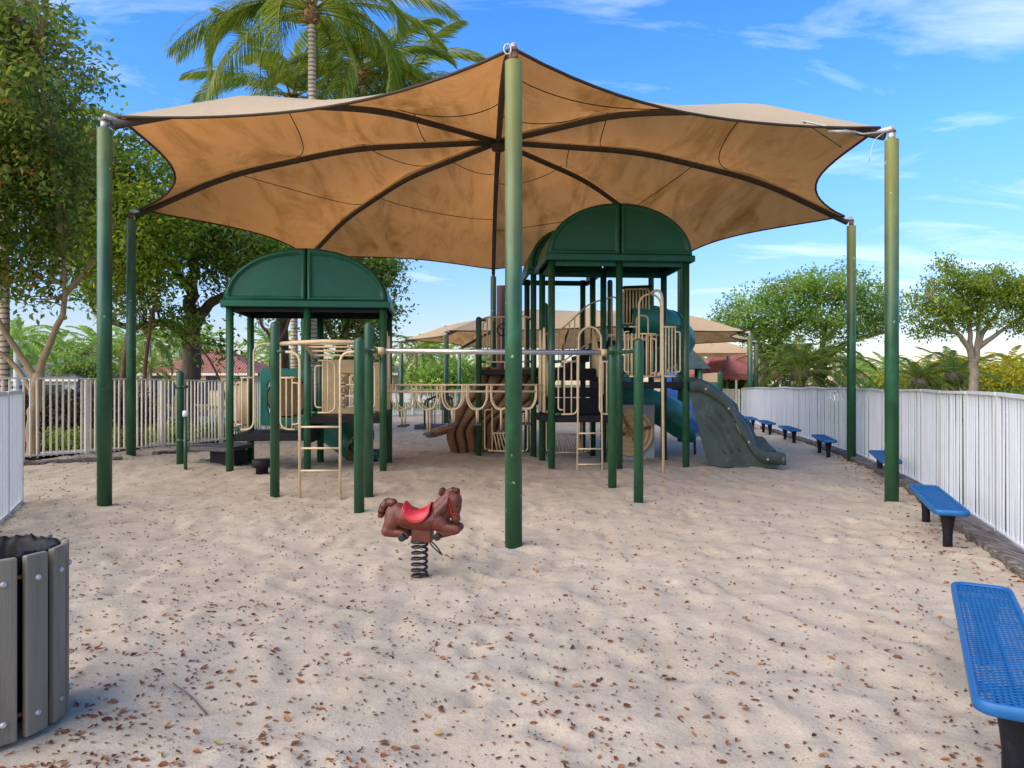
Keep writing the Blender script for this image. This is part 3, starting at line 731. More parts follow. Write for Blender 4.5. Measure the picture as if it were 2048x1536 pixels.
for t in np.arange(.24, 1.7, .115):
    z1 = np.interp(t, (.15, .52, 1.15, 1.75), (2.62, 2.70, 3.28, 3.45)); z0 = np.interp(t, (.15, .55, 1.15, 1.75), (1.98, 2.02, 2.45, 2.62)); r.bars([t], z0, z1 - .01, .011)
r.done('stair_rail')
r = Rail(RT(1.16, 1.0), RT(1.16, 2.2)); r.path([(0, 1.35), (0, 1.95), (.35, 2.15), (1.1, 2.75), (1.1, 1.95), (.1, 1.32)], .0165, .12)
for t in np.arange(.06, 1.08, .062): r.bars([t], np.interp(t, (0, .1, 1.1), (1.35, 1.35, 1.95)), np.interp(t, (0, .35, 1.1), (1.95, 2.15, 2.75)), .018)
r.done('stair_rail')
r = Rail(RT(.06, 1.0), RT(.06, 2.1)); r.path([(0, 1.3), (0, 1.95), (.35, 2.15), (1.05, 2.7), (1.05, 1.95), (.1, 1.32)], .0165, .12)
for t in np.arange(.1, 1.0, .12): r.bars([t], np.interp(t, (0, .1, 1.1), (1.35, 1.35, 1.95)), np.interp(t, (0, .35, 1.1), (1.95, 2.15, 2.75)), .012)
r.done('stair_rail')
# low deck front: looped arch ladder and wings
r = Rail(RT(.06, -.03), RT(1.19, -.03))
r.path([(0, 1.0), (.41, 1.0), (.41, 2.2)], TR, .12).path([(1.13, 1.0), (.82, 1.0), (.82, 2.2)], TR, .12)
r.path([(.0, 1.96), (.39, 1.96)]).path([(1.13, 1.96), (.84, 1.96)]); r.bars((.17, .30), 1.0, 1.96).bars((.95, 1.05), 1.0, 1.96)
r.path([(.17, 1.87), (.06, 1.87), (.06, 1.08), (.17, 1.08)], .014, .07).clamp(0, 1.96).clamp(0, 1.0).clamp(1.13, 1.96, -1).clamp(1.13, 1.0, -1); r.done()
r = Rail(RT(.06, -.16), RT(1.19, -.16)); arc_ = [(.385, -.1), (.41, 2.2)] + [(.615 - .205 * math.cos(t), 2.36 + .22 * math.sin(t)) for t in np.linspace(.05, PI - .05, 12)] + [(.82, 2.2), (.845, -.1)]
r.m.tube([r.p(t, z) for t, z in arc_], .0175, 10)
for z in (.10, .38, .66): r.path([(.39, z), (.84, z)], .0145)
r.done('arch_ladder')
# bridge entry loops on the left side
r = Rail(RT(-.10, .20), RT(-.10, 1.0))
for t0, t1 in ((0, .18), (.62, .80)): r.path([(t0, 1.02), (t0, 2.2), ((t0 + t1) / 2, 2.66), (t1, 2.2), (t1, 1.02)], .022, .16); r.bars([(t0 + t1) / 2], 1.02, 2.5, .016)
r.path([(0, 1.04), (.18, 1.04)]).path([(.62, 1.04), (.8, 1.04)]); r.done('entry_arch')
# right bay deck and rails
deck(RT, 1.30, 2.46, -.03, 1.42, 1.59)
r = Rail(RT(1.31, -.03), RT(2.45, -.03)); zb, zt = 1.69, 2.60
r.path([(0, zb), (.62, zb)], TR).path([(0, zt), (.30, zt)]).path([(.3, zt - .13), (.62, zt - .13)])
r.path([(.30, zb), (.30, 2.95)] + [(.30 + .205 - .205 * math.cos(t), 3.0 + .20 * math.sin(t)) for t in np.linspace(.2, PI - .2, 9)] + [(.71, 2.95), (.71, zb), (1.1, zb)], .018, .10)
r.bars((.10, .17, .24, .36, .44, .52), zb, zt - .12).path([(.12, zt - .09), (.03, zt - .09), (.03, zb + .08), (.12, zb + .08)], .014, .06).path([(.52, zt - .22), (.62, zt - .22), (.62, zb + .06), (.52, zb + .06)], .014, .06)
r.path([(.71, zt), (1.1, zt)]).bars((.80, .86, .92, .98), zb, zt).path([(.98, zt - .09), (1.07, zt - .09), (1.07, zb + .08), (.98, zb + .08)], .014, .06)
r.clamp(0, zt).clamp(0, zb).clamp(1.1, zt, -1).clamp(1.1, zb, -1); r.done()
fp = MB(); t0 = RT(1.31 + .51, -.03, 3.2)
fp.tube(fillet([t0, (2.56, 12.75, 3.22), (2.585, 12.4, 3.12), (2.60, 12.36, -.1)], .22, 6), .025, 12); fp.build('climbing_pole', mt['tan'], ps)
r = Rail(RT(1.32, 1.44), RT(2.44, 1.44)); r.path([(.62, 1.7), (.62, 2.95), (.86, 2.95), (.86, 1.7)], .0175, .12).path([(0, 2.55), (.6, 2.55)]).path([(0, 1.7), (.6, 1.7)]).path([(.86, 2.55), (1.1, 2.55)]).path([(.86, 1.7), (1.1, 1.7)]).bars((.1, .2, .3, .4, .5, .95, 1.03), 1.7, 2.55); r.done()
# wave slide off the right side
def wave_slide():
    prof = [(3.25, 1.60), (3.47, 1.61), (3.69, 1.50), (3.92, 1.34), (4.08, 1.13), (4.19, .90), (4.33, .67), (4.49, .43), (4.65, .30), (4.88, .28), (5.02, .25)]
    P = bez([(x, 0, z) for x, z in prof], 40); nP = len(P)
    c, s = math.cos(math.radians(4.5)), math.sin(math.radians(4.5)); y0, w = 13.2, 1.22
    def W(x, q, z): return Vector((3.25 + (x - 3.25) * c - q * s, y0 + (x - 3.25) * s + q * c, z))
    far_ = bez([(3.3, 0, 1.64), (3.9, 0, 1.54), (4.35, 0, 1.36), (4.62, 0, 1.16), (4.67, 0, .90), (4.76, 0, .80), (4.93, 0, .74), (5.02, 0, .50), (5.10, 0, .41), (5.22, 0, .37), (5.28, 0, .28)], 60)
    FT = np.linspace(0, 1, len(far_)); FX = [q.x for q in far_]; FZ = [q.z for q in far_]
    rows = []
    for i, p in enumerate(P):
        t = i / (nP - 1)
        wv = .075 * math.sin(t * PI * 5.2) * min(1, t * 5) * min(1, (1 - t) * 6)
        row = []
        for q, dz, k in ((0, -.20, 0), (-.03, -.20, 0), (-.03, -.02, 0), (-.015, .0, 0), (.03, .005, 0), (.055, -.03, 0), (.07, -.15, 1), (.12, -.19, 1), (.45, -.19, 1), (.52, -.15, .8), (.56, .0, .6), (.61, .03, .6), (.66, .0, .6), (.70, -.15, .8), (.77, -.19, 1), (w - .12, -.19, 1), (w - .07, -.12, 1), (w - .055, .03, 1), (w - .02, .06, 1), (w + .02, .03, 1), (w + .03, -.2, .5), (w, -.2, .5)):
            f_ = float(sstep(q / w)); fx, fz = np.interp(t, FT, FX), np.interp(t, FT, FZ)
            row.append(W(p.x * (1 - f_) + fx * f_, q, max(.04, (p.z * (1 - f_) + fz * f_) + dz + wv * k + (.03 * math.sin(t * PI * 6.0 + 1) * k if q > .9 and dz > -.1 else 0))))
        rows.append(row)
    g = MB().grid(rows, 0, True, flip=True)
    # drooping lip
    o = g.build('slide', mt['wave'], ps)
    low = [(p.x, p.z - .19) for p in P]
    side = [(x, max(z, .03)) for x, z in low] + [(4.9, .0), (4.45, -.02), (4.0, .02), (3.62, .06)]
    side2 = [(q.x - .03, max(q.z - .19, .03)) for q in far_] + [(5.1, .0), (4.45, -.02), (4.0, .02), (3.62, .06)]
    for q, th, sl_ in ((.035, .02, side),):
        sd = MB(); sd.slab([W(x, q, z) for x, z in sl_], W(0, th, 0) - W(0, 0, 0)); sd.build('slide_skirt', mt['wave'], o)
    for x, z in ((3.55, 1.46), (3.98, 1.10), (4.36, .48), (4.72, .16)): MB().tube([W(x, -.028, z), W(x, -.042, z)], .02, 10).build('bolt', mt['galv'], o)
    rb = MB()
    for k in range(3):
        d0 = .30 + .14 * k
        rb.tube([W(P[i].x - d0 * .5, .03, max(.25, P[i].z - d0)) for i in range(10, 26 - k * 2)], .02, 6)
    rb.build('moulding', mt['wave'], o)
    # moulded end lip
    lip = MB(); e = P[-1]
    lip.tube([W(e.x + .27 * float(sstep(q / w)), q, e.z - .02) for q in (-.035, 0, .2, .4, .6, .8, 1.0, w + .03)], .045, 12); lip.tube([W(e.x, -.03, e.z - .02), W(e.x + .01, -.03, .05)], .045, 10); lip.grid([[W(e.x + .02 + .27 * float(sstep(q / w)), q, z) for q in np.linspace(-.03, w, 9)] for z in (.25, .04)]); lip.build('slide_lip', mt['wave'], o)
wave_slide()
# wheel panel
wp = MB(); wp.slab([RT(1.5, 1.6, -.05), RT(2.36, 1.6, -.05), RT(2.36, 1.6, 1.12), RT(1.5, 1.6, 1.12)], RT(0, .04) - RT(0, 0)); wpo = wp.build('wheel_panel', mt['grey'], ps, bevel=.01)
wh = MB(); cw = RT(1.84, 1.59, .56); ax = (RT(0, 1) - RT(0, 0)).normalized(); ex = (RT(1, 0) - RT(0, 0)).normalized()
prof = [(0, -.06), (.06, -.06), (.07, -.02), (.13, -.02), (.14, -.045), (.20, -.045), (.21, -.015), (.235, -.015), (.245, -.045), (.30, -.045), (.31, -.015), (.335, -.015), (.345, -.05), (.40, -.05), (.41, -.02), (.43, -.02), (.44, -.055), (.485, -.055), (.50, -.03), (.50, .0)]
rows = [[cw + ax * d + (ex * math.cos(t) + Vector((0, 0, math.sin(t)))) * rr for t in np.linspace(0, 2 * PI, 41)] for rr, d in prof]
wh.grid(rows); who = wh.build('wheel', mt['tanpl'], wpo)
for k in range(4):
    t = .25 + k * PI / 2 + (.2 if k % 2 else 0); dr = ex * math.cos(t) + Vector((0, 0, math.sin(t)))
    MB().tube([cw + dr * .12 + ax * -.05, cw + dr * .43 + ax * -.05], .033, 10).build('spoke', mt['brown'], who)
MB().tube([cw + ax * -.07, cw + ax * -.02], .09, 12).build('wheel_hub', M('rust_orange', (.36, .17, .05), .8, .4, 30), who)
# deck D with rails, steering wheel and the brown climber
dA, dB, dC, dD = Vector((.46, 15.2, 0)), Vector((-.715, 15.5, 0)), Vector((-.42, 16.7, 0)), Vector((.76, 16.4, 0))
post(dB, 3.0); post(dC, 3.0); post(dD, 3.4)
MB().prism([(p.x, p.y) for p in (dA, dD, dC, dB)], 1.74, 1.86).build('deck', mt['black'], ps, bevel=.012)
r = Rail((dB.x + .05, dB.y - .04), (dA.x - .05, dA.y - .04)); L = r.L
r.path([(0, 2.92), (.12, 2.98), (L - .12, 2.98), (L, 2.92)], TR, .1).path([(0, 2.02), (L, 2.02)]); r.bars(np.linspace(.14, L - .14, 9), 2.02, 2.97)
r.path([(.14, 2.88), (.05, 2.88), (.05, 2.1), (.14, 2.1)], .013, .06).clamp(0, 2.92).clamp(0, 2.02).clamp(L, 2.92, -1).clamp(L, 2.02, -1)
r.m.tube([r.p(L * .48, 2.02), r.p(L * .48, 1.86)], .015, 8); r.done()
sw = MB(); c0 = r.p(L * .46, 2.70, .06)
sw.tube([c0 + r.d * .13 * math.cos(t) + Vector((0, 0, .13 * math.sin(t))) for t in np.linspace(0, 2 * PI, 21)[:-1]], .014, 8, closed=True)
for t in (.5, 2.6, 4.7): sw.tube([c0, c0 + r.d * .13 * math.cos(t) + Vector((0, 0, .13 * math.sin(t)))], .012, 6)
sw.build('steering_wheel', mt['black'], ps)
for A, B in (((dB.x + .1, dB.y - .02), (dA.x - .1, dA.y - .02)), (RT(.12, 1.9), RT(1.1, 1.9))):
    r = Rail(A, B); L = r.L
    r.path([(.05, .12), (L - .05, .12)], .0165).path([(.18, 1.0), (.03, 1.0), (.03, .14), (.16, .14)], .0165, .09).path([(L - .18, 1.0), (L - .03, 1.0), (L - .03, .14), (L - .16, .14)], .0165, .09)
    r.bars((.20, L - .2), .12, 1.05, .0165).path([(.2, .50), (L - .2, .50)], .0165)
    for k in range(9):
        t = .24 + k * (L - .5) / 8; r.m.tube([r.p(t, .50), r.p(min(L - .22, t + .07 + .015 * k), .13)], .0125, 8)
    r.clamp(0, .13).clamp(L, .13, -1); r.done('crawl_rail')
def climber():
    prof = [(-.80, 1.92, 16.0), (-.86, 1.60, 15.98), (-.98, 1.28, 15.96), (-1.24, 1.02, 15.95), (-1.40, .80, 15.95), (-1.44, .55, 16.0), (-1.42, .30, 16.1), (-1.38, .02, 16.2)]
    P = [Vector((q.x, q.z, q.y)) for q in bez(prof, 36)]; body = MB(); gr = MB(); n = len(P)
    for j in range(6):
        rows = []; lines = []
        for i, p in enumerate(P):
            t = 1 - i / (n - 1); wob = .06 * math.sin(i / n * 13 + .6 * j) * math.sin(PI * i / n)
            w = .19 + .13 * t
            x0 = p.x + j * w + wob; x1 = p.x + (j + 1) * w + .06 * math.sin(i / n * 13 + .6 * (j + 1)) * math.sin(PI * i / n)
            row = []
            for k in range(7):
                s = k / 6; bul = .07 * (1 - (2 * s - 1) ** 4) + .03 * (6 - j) * .3
                row.append(Vector((x0 + (x1 - x0 - .03) * s, p.y + .28 * 0 - bul + .05 * j * .4, p.z)))
            rows.append(row); lines.append(Vector((x1 - .012, p.y + .01 + .02 * j - .054 * 0, p.z)))
        body.grid(rows, 0, True, flip=True)
        gr.tube(lines, .05, 6)
    # top platform lip, back wall and exit lip to the left
    o = body.build('climbing_wall', mt['brown'], ps); gr.build('groove', mt['groove'], o)
    lip = MB(); rows = []
    for i, (x, z, y, hw) in enumerate(((-1.28, .62, 16.2, .34), (-1.5, .54, 16.15, .34), (-1.72, .47, 16.1, .30), (-1.86, .44, 16.08, .2), (-1.92, .41, 16.08, .06))):
        rows.append([Vector((x, y + hw * math.cos(t), z + (.10 if math.sin(t) > 0 else .12) * math.sin(t) * (hw / .34) ** .5)) for t in np.linspace(0, 2 * PI, 17)])
    lip.grid(rows, 0, True); lip.build('slide_lip', mt['brown'], o)
    bk = MB(); rows = [[Vector((p.x + .02, p.y + .02, p.z)), Vector((p.x + .05, p.y + 1.0, p.z))] for p in P]; bk.grid(rows, 0, True); bk.build('side_wall', mt['brown'], o)
climber()
# big green spiral tube slide behind the right bay
st = MB(); ctr = Vector((3.15, 17.1, 0)); pts = [Vector((2.55, 15.85, 2.95)), Vector((3.0, 15.95, 2.95)), Vector((3.5, 16.2, 2.85))]
for k in range(23):
    t = -.35 + k / 22 * 2 * PI * .95; pts.append(ctr + Vector((.80 * math.cos(t), .95 * math.sin(t), 2.62 - 1.85 * k / 22)))
pth = bez(pts, 90); st.tube(pth, .36, 22, caps=False); st.tube(pth, .335, 22, caps=False, mi=1)
for k in range(6, len(pth) - 4, 15):
    d = (pth[k + 1] - pth[k]).normalized(); st.tube([pth[k] - d * .025, pth[k] + d * .025], 0.385, 22)
tb = st.build('spiral_slide', [mt['gplas'], mt['black']], ps)
ch = MB(); rows = []
for x, y, z, hh in ((3.0, 16.6, .95, .48), (3.3, 16.2, .62, .46), (3.6, 16.0, .40, .40), (3.88, 15.9, .29, .34), (4.05, 15.88, .27, .2)):
    rows.append([Vector((x + .28 * math.sin(t) * .4, y + .42 * math.sin(t), z + hh * (1 - math.cos(t)) - .02)) for t in np.linspace(-1.7, 1.7, 15)])
ch.grid(rows, 0, True); co = ch.build('slide_chute', mt['gplas'], ps); co.modifiers.new('thickness', 'SOLIDIFY').thickness = .05
MB().pipe(4.05, 15.95, -.1, .3, .03, 8).build('slide_leg', mt['blk'], ps)
r = Rail((2.42, 15.6), (2.98, 15.66)); r.path([(0, 2.85), (0, 3.6), (r.L, 3.62), (r.L, 2.85)], .02, .08); r.bars(np.linspace(.07, r.L - .07, 7), 2.85, 3.6, .02); r.path([(0, 2.86), (r.L, 2.86)]); r.done()
hb = MB(); hb.slab([(2.44, 15.72, 2.8), (3.0, 15.78, 2.8), (3.0, 15.78, 3.62), (2.44, 15.72, 3.62)], (0, .05, 0)); hb.bar((2.4, 15.7, 3.65), (3.05, 15.76, 3.68), .3, .04); hb.build('hood', mt['black'], ps)

# ------------------------------------------------------------------ loose things by the structure
sp = MB(); gx = gz(-4.22, 12.0)
sp.lathe((-4.22, 12.15, gx - .1), [(.10, 0), (.10, .20), (.15, .22), (.165, .24), (.165, .33), (.15, .345)], 24)
tag(sp.build('stepping_pod', mt['black'], loc=(-4.22, 12.15, gx)), 'low black round stepping pod in the sand under the left tower', 'step')
cp = thing('pipe_post', 'thin green pipe standing in the sand with a white cap', 'post', (-5.6, 12.35, 0))
MB().pipe(-5.6, 12.35, -.1, 1.0, .030, 12).build('pipe', mt['green'], cp); MB().lathe((-5.6, 12.35, .99), [(.048, 0), (.05, .05), (.045, .10), (.03, .105)], 14).build('cap', mt['white'], cp)
fp_ = thing('transfer_step', 'small dark platform with thin black handrails beyond the brown climber', 'platform', (-2.6, 24.5, 0))
MB().prism([(-3.3, 24.3), (-2.0, 24.1), (-1.9, 25.2), (-3.2, 25.4)], .02, .16).build('platform', mt['dgrey'], fp_)
for y in (24.3, 25.2):
    r_ = MB(); r_.tube(fillet([(-2.95, y, .1), (-2.95, y, 1.0), (-2.5, y, 1.15), (-2.1, y, 1.1), (-2.1, y, .1)], .15), .03, 8)
    r_.tube([(-2.7, y, .1), (-2.7, y, 1.05)], .02, 6); r_.tube([(-2.35, y, .1), (-2.35, y, 1.1)], .02, 6); r_.build('handrail', mt['blk'], fp_)
# second, smaller structure behind the slide
p2 = thing('play_house', 'small playhouse with dark green hip roof and tan panel behind the grey green slide', 'playhouse', (8.1, 29, 0))
ro = MB(); q = [(6.0, 28, 2.15), (7.75, 28, 2.15), (7.75, 29.8, 2.15), (6.0, 29.8, 2.15), (6.7, 28.9, 3.2), (7.0, 28.9, 3.2)]
ro.add(q, [(0, 1, 5, 4), (1, 2, 5), (2, 3, 4, 5), (3, 0, 4), (3, 2, 1, 0)]); ro.build('roof', mt['wave'], p2)
for x, y in ((6.2, 28.15), (7.35, 28.15), (7.6, 29.6), (6.2, 29.6)): MB().pipe(x, y, -.2, 2.26, .1, 12).build('post', mt['green'], p2)
MB().pipe(8.12, 28.1, -.2, 2.05, .1, 12, True).build('post', mt['green'], p2)
MB().slab([(7.42, 28.1, 1.62), (8.05, 28.1, 1.62), (8.05, 28.1, 2.0), (7.42, 28.1, 1.95)], (0, .06, 0)).build('panel', mt['tanpl'], p2)
MB().slab([(7.42, 28.1, .9), (8.05, 28.1, .9), (8.05, 28.1, 1.60), (7.42, 28.1, 1.60)], (0, .06, 0)).build('panel', mt['gplas'], p2)
MB().prism([(6.2, 28.1), (8.1, 28.1), (8.1, 29.6), (6.2, 29.6)], .75, .88).build('deck', mt['black'], p2)
bt = MB(); pth = bez([(5.3, 23.6, 1.55), (5.25, 23, 1.5), (5.3, 22.2, 1.2), (5.6, 21.6, .6), (5.9, 21.3, .3)], 20); bt.tube(pth, .42, 16, caps=False)
tag(bt.build('tube_slide', mt['bluep'], loc=(5.3, 22.6, 0)), 'blue plastic tube slide glimpsed behind the green spiral slide', 'slide')
# ------------------------------------------------------------------ fences
def resample(pts, step):
    P = bez([(a, b, 0) for a, b in pts], 12 * len(pts)); out = [P[0]]; acc = 0
    for a, b in zip(P, P[1:]):
        L = (b - a).length
        while acc + L >= step:
            t = (step - acc) / L; a = a.lerp(b, t); out.append(a.copy()); L = (b - a).length; acc = 0
        acc += L
    return out
def fence(root, pts, h, bay, pitch, pw, pd, m, rail=(.045, .035), postw=.065, wob=.02, mid=False, jit=.012, seed=1, wide=None):
    rg = random.Random(seed); N = resample(pts, bay)
    zg = [float(ground(p.x, p.y)) for p in N]; hz = [h + rg.uniform(-wob, wob) for p in N]
    for i, p in enumerate(N):
        t = (N[min(i + 1, len(N) - 1)] - N[max(i - 1, 0)]).normalized(); a = math.atan2(t.y, t.x)
        pb_ = MB(); pw_ = postw; pb_.box((p.x, p.y, zg[i] + hz[i] / 2 - .08), (pw_, pw_, hz[i] + .10), a)
        pb_.build('post', m, root)
        if i == len(N) - 1: break
        q = N[i + 1]; d = q - p; L = d.length; u = d / L; nrm = Vector((-u.y, u.x, 0)); g = MB()
        top = lambda s: zg[i] * (1 - s) + zg[i + 1] * s + hz[i] * (1 - s) + hz[i + 1] * s
        bot = lambda s: zg[i] * (1 - s) + zg[i + 1] * s
        e = postw / 2 / L + .002
        for zf in ((lambda s: top(s) - .03), (lambda s: bot(s) + .05)) + (((lambda s: bot(s) + .78),) if mid else ()):
            A = p.lerp(q, e); B = p.lerp(q, 1 - e); A.z = zf(e); B.z = zf(1 - e); g.bar(A, B, rail[0], rail[1])
        n = int((L - postw) / pitch); ang = math.atan2(u.y, u.x)
        for k in range(n):
            s = (postw / 2 + (k + .5) * (L - postw) / n + rg.uniform(-jit, jit)) / L; c = p.lerp(q, s)
            z0 = bot(s) + .015 + rg.uniform(-.02, .02); z1 = top(s) - .05
            lean = rg.uniform(-1, 1) * jit * 1.2
            B0 = Vector((c.x, c.y, z0)) + u * lean; B1 = Vector((c.x, c.y, z1))
            hx, hy = u * pw / 2, nrm * pd / 2
            V = [B0 - hx - hy, B0 + hx - hy, B0 + hx + hy, B0 - hx + hy, B1 - hx - hy, B1 + hx - hy, B1 + hx + hy, B1 - hx + hy]
            g.add(V, [(0, 1, 5, 4), (1, 2, 6, 5), (2, 3, 7, 6), (3, 0, 4, 7), (4, 5, 6, 7), (3, 2, 1, 0)])
        g.build('picket_panel', m, root)
fr = thing('picket_fence', 'long white metal picket fence on the right running beside the blue benches', 'fence', (7, 14, 0))
fence(fr, FR, 1.47, 1.22, .100, .019, .019, mt['white'], rail=(.060, .034), postw=.045, wob=.022, jit=.026, seed=3)
fl = thing('picket_fence', 'sunlit cream picket fence on the left in front of the trees', 'fence', (-7.5, 16, 0))
fence(fl, FL[:9], 1.52, 1.83, .110, .028, .028, mt['cream'], rail=(.04, .03), postw=.065, wob=.01, jit=.006, seed=4)
fn = thing('picket_fence', 'white fence end cut off by the left edge of the photo behind the bin', 'fence', (-5.6, 7.5, 0))
fence(fn, FN, 1.47, .98, .088, .024, .024, mt['white'], wob=.004, jit=.004, seed=5)
fb = thing('picket_fence', 'far white picket fence along the lake at the back of the sand', 'fence', (0, 40, 0))
fence(fb, FL[8:] + FB[1:], 1.40, 2.4, .13, .024, .024, mt['white'], wob=.01, jit=.004, seed=6)
fb2 = thing('picket_fence', 'white fence with cream pickets joining behind the farthest benches under the awning', 'fence', (11.5, 33, 0))
fence(fb2, [(9.9, 31.4), (9.6, 34.0), (9.2, 38.0)], 1.42, 2.0, .13, .03, .026, mt['cream'], seed=8)

# ------------------------------------------------------------------ timber edging
edge = resample([(a - .20, b) for a, b in FR[2:]], 2.35)
tnames = ['far along the fence near the last benches', 'at the fence foot near the distant blue benches', 'at the fence foot behind the fourth blue bench', 'at the fence foot behind the right back canopy post', 'at the fence foot behind the third blue bench', 'at the fence foot behind the right front canopy post', 'at the fence foot behind the second blue bench', 'with a ragged edge between the two nearest blue benches', 'at the fence foot beside the nearest blue bench', 'at the right edge near the nearest bench', 'nearest the camera']
def beam(a, b, w, h, label, seed):
    rg = random.Random(seed); d = (b - a); n = 14; u = d.normalized(); nn = Vector((-u.y, u.x, 0)); rows = []
    for i in range(n + 1):
        p = a + d * (i / n); z = float(ground(p.x, p.y)); j = lambda k: rg.uniform(-k, k)
        top = z + h + j(.012)
        rows.append([p + nn * (w / 2 + j(.02)) + Vector((0, 0, z - .08 - p.z)), p + nn * (w / 2 + j(.02)) + Vector((0, 0, top - .02)), p + nn * (w / 2 - .03) + Vector((0, 0, top)), p + Vector((0, 0, top + j(.008))), p - nn * (w / 2 - .03) + Vector((0, 0, top)), p - nn * (w / 2 + j(.01)) + Vector((0, 0, top - .02)), p - nn * (w / 2) + Vector((0, 0, z - .08))])
    m = MB().grid(rows, 0, False, flip=True); K = 7
    m.add(rows[0], [tuple(range(K))]); m.add(rows[-1], [tuple(range(K))[::-1]])
    tag(m.build('timber_beam', mt['timber'], loc=tuple(a)), label, 'timber', 'timber edging along the sand')
for i in range(len(edge) - 1):
    a, b = edge[i], edge[i + 1]; g = (b - a).normalized() * .02
    beam(a + g, b - g, .26, .085, 'weathered grey timber beam ' + tnames[min(i, len(tnames) - 1)], i)
for i, (a, b) in enumerate((((-8.9, 12.1), (-7.2, 13.3)), ((-7.1, 14.3), (-6.5, 15.8)))):
    beam(Vector((*a, 0)), Vector((*b, 0)), .16, .06, 'dark timber edging ' + ('below the cream fence at the left, behind the left front post' if i == 0 else 'between the left back canopy post and the transfer platform'), 40 + i)

# ------------------------------------------------------------------ benches
def make_bench():
    root = thing('bench', '', 'bench'); Lh, Wh, zt = .93, .15, .385
    outl = []
    for k, (sx, sy) in enumerate(((1, -1), (1, 1), (-1, 1), (-1, -1))):
        for i in range(7):
            a = -PI / 2 + k * PI / 2 + i / 6 * PI / 2; outl.append((sx * (Wh - .07) + .07 * math.cos(a), sy * (Lh - .07) + .07 * math.sin(a)))
    def ring(k, z): return [(x * (1 - k / Wh), y * (1 - k / Lh), z) for x, y in outl + outl[:1]]
    seat = MB().grid([ring(.024, zt - .012), ring(.018, zt - .002), ring(.006, zt), ring(0, zt - .008), ring(0, zt - .046), ring(.008, zt - .052), ring(.022, zt - .048)], 0, True).build('seat_rim', mt['blue'], root)
    net = MB(); hx, hy = Wh - .02, Lh - .02; cx_, cy_ = .044, .030; k0 = int((hx / cx_ + hy / cy_)) + 1
    for s in (1, -1):
        for k in range(-k0, k0 + 1):          # line x/cx + s*y/cy = k
            pts = []
            for x in (-hx, hx):
                y = s * cy_ * (k - x / cx_)
                if -hy <= y <= hy: pts.append((x, y))
            for y in (-hy, hy):
                x = cx_ * (k - s * y / cy_)
                if -hx < x < hx: pts.append((x, y))
            if len(pts) >= 2:
                (xa, ya), (xb, yb) = pts[0], pts[1]
                net.bar((xa, ya, zt - .016 - .0007 * s), (xb, yb, zt - .016 - .0007 * s), .0068, .004)
    net.build('seat_mesh', mt['blue'], root)
    fr_ = MB(); fr_.bar((0, -Lh + .03, zt - .032), (0, Lh - .03, zt - .032), .03, .02)
    for y in (-.68, .68): fr_.bar((-Wh + .02, y, zt - .036), (Wh - .02, y, zt - .036), .06, .018)
    fr_.build('seat_brace', mt['blue'], root)
    for y in (-.68, .68):
        MB().lathe((0, y, 0), [(.042, -.2), (.042, .12), (.05, .2), (.068, .30), (.078, zt - .046)], 20).build('leg', mt['black'], root)
    return root
benches = [((1.825, 2.57), (2.745, 4.22), 'nearest blue mesh bench, cut off by the right edge of the photo'),
           ((4.04, 6.59), (4.78, 8.39), 'blue mesh bench just right of the right front canopy post'),
           ((5.78, 10.95), (6.46, 12.7), 'blue bench half hidden behind the right front canopy post'),
           ((6.58, 14.9), (7.08, 16.65), 'blue bench just left of the right back canopy post'),
           ((7.25, 18.4), (7.62, 20.2), 'blue bench on black legs fourth from the right back canopy post towards the slide'),
           ((7.74, 21.5), (8.1, 23.3), 'blue bench right beside the lip of the grey green slide'),
           ((8.2, 24.4), (8.55, 26.2), 'small distant blue bench next to a green post of the far canopy'),
           ((8.75, 27.6), (9.1, 29.4), 'farthest blue bench, only a speck at the far end of the fence')]
benches[4] = (benches[4][0], benches[4][1], 'blue bench next beyond the one left of the right back canopy post')
pb0 = make_bench()
for i, (a, b, lab) in enumerate(benches):
    o = pb0 if i == 0 else copy_tree(pb0)
    m_ = ((a[0] + b[0]) / 2, (a[1] + b[1]) / 2)
    o.location = (m_[0], m_[1], float(ground(*m_))); o.rotation_euler.z = math.atan2(b[1] - a[1], b[0] - a[0]) - PI / 2
    o['label'] = lab; o['group'] = 'blue benches along the fence'

# ------------------------------------------------------------------ litter bin
bc = (-2.40, 3.27); gb = float(ground(*bc))
bn = thing('litter_bin', 'round litter bin of grey slats with black bag at the left edge', 'bin', (bc[0], bc[1], gb))
n = 15
for k in range(n):
    a = math.radians(-66) + k * 2 * PI / n; R_ = .315; c = Vector((bc[0] + R_ * math.cos(a), bc[1] + R_ * math.sin(a), gb + .015 + .395))
    s = MB(); s.box(c, (.030, .104, .79), a); so = s.build('slat', mt['slat'], bn, bevel=.008)
    er = Vector((math.cos(a), math.sin(a), 0))
    for z in (.70, .105): 
        p = Vector((c.x, c.y, gb + z)) + er * .014
        MB().tube([p, p + er * .008, p + er * .013], [.0145, .0125, .006], 12).build('bolt', mt['galv'], so)
MB().lathe((bc[0], bc[1], gb), [(.255, .06), (.265, .70), (.272, .76), (.262, .77), (.25, .70)], 36).build('liner', mt['black'], bn)
for z in (.71, .11): MB().tube([(bc[0] + .288 * math.cos(t), bc[1] + .288 * math.sin(t), gb + z) for t in np.linspace(0, 2 * PI, 41)[:-1]], .010, 6, closed=True).build('hoop', mt['orange'], bn)
bag = MB(); rows = []
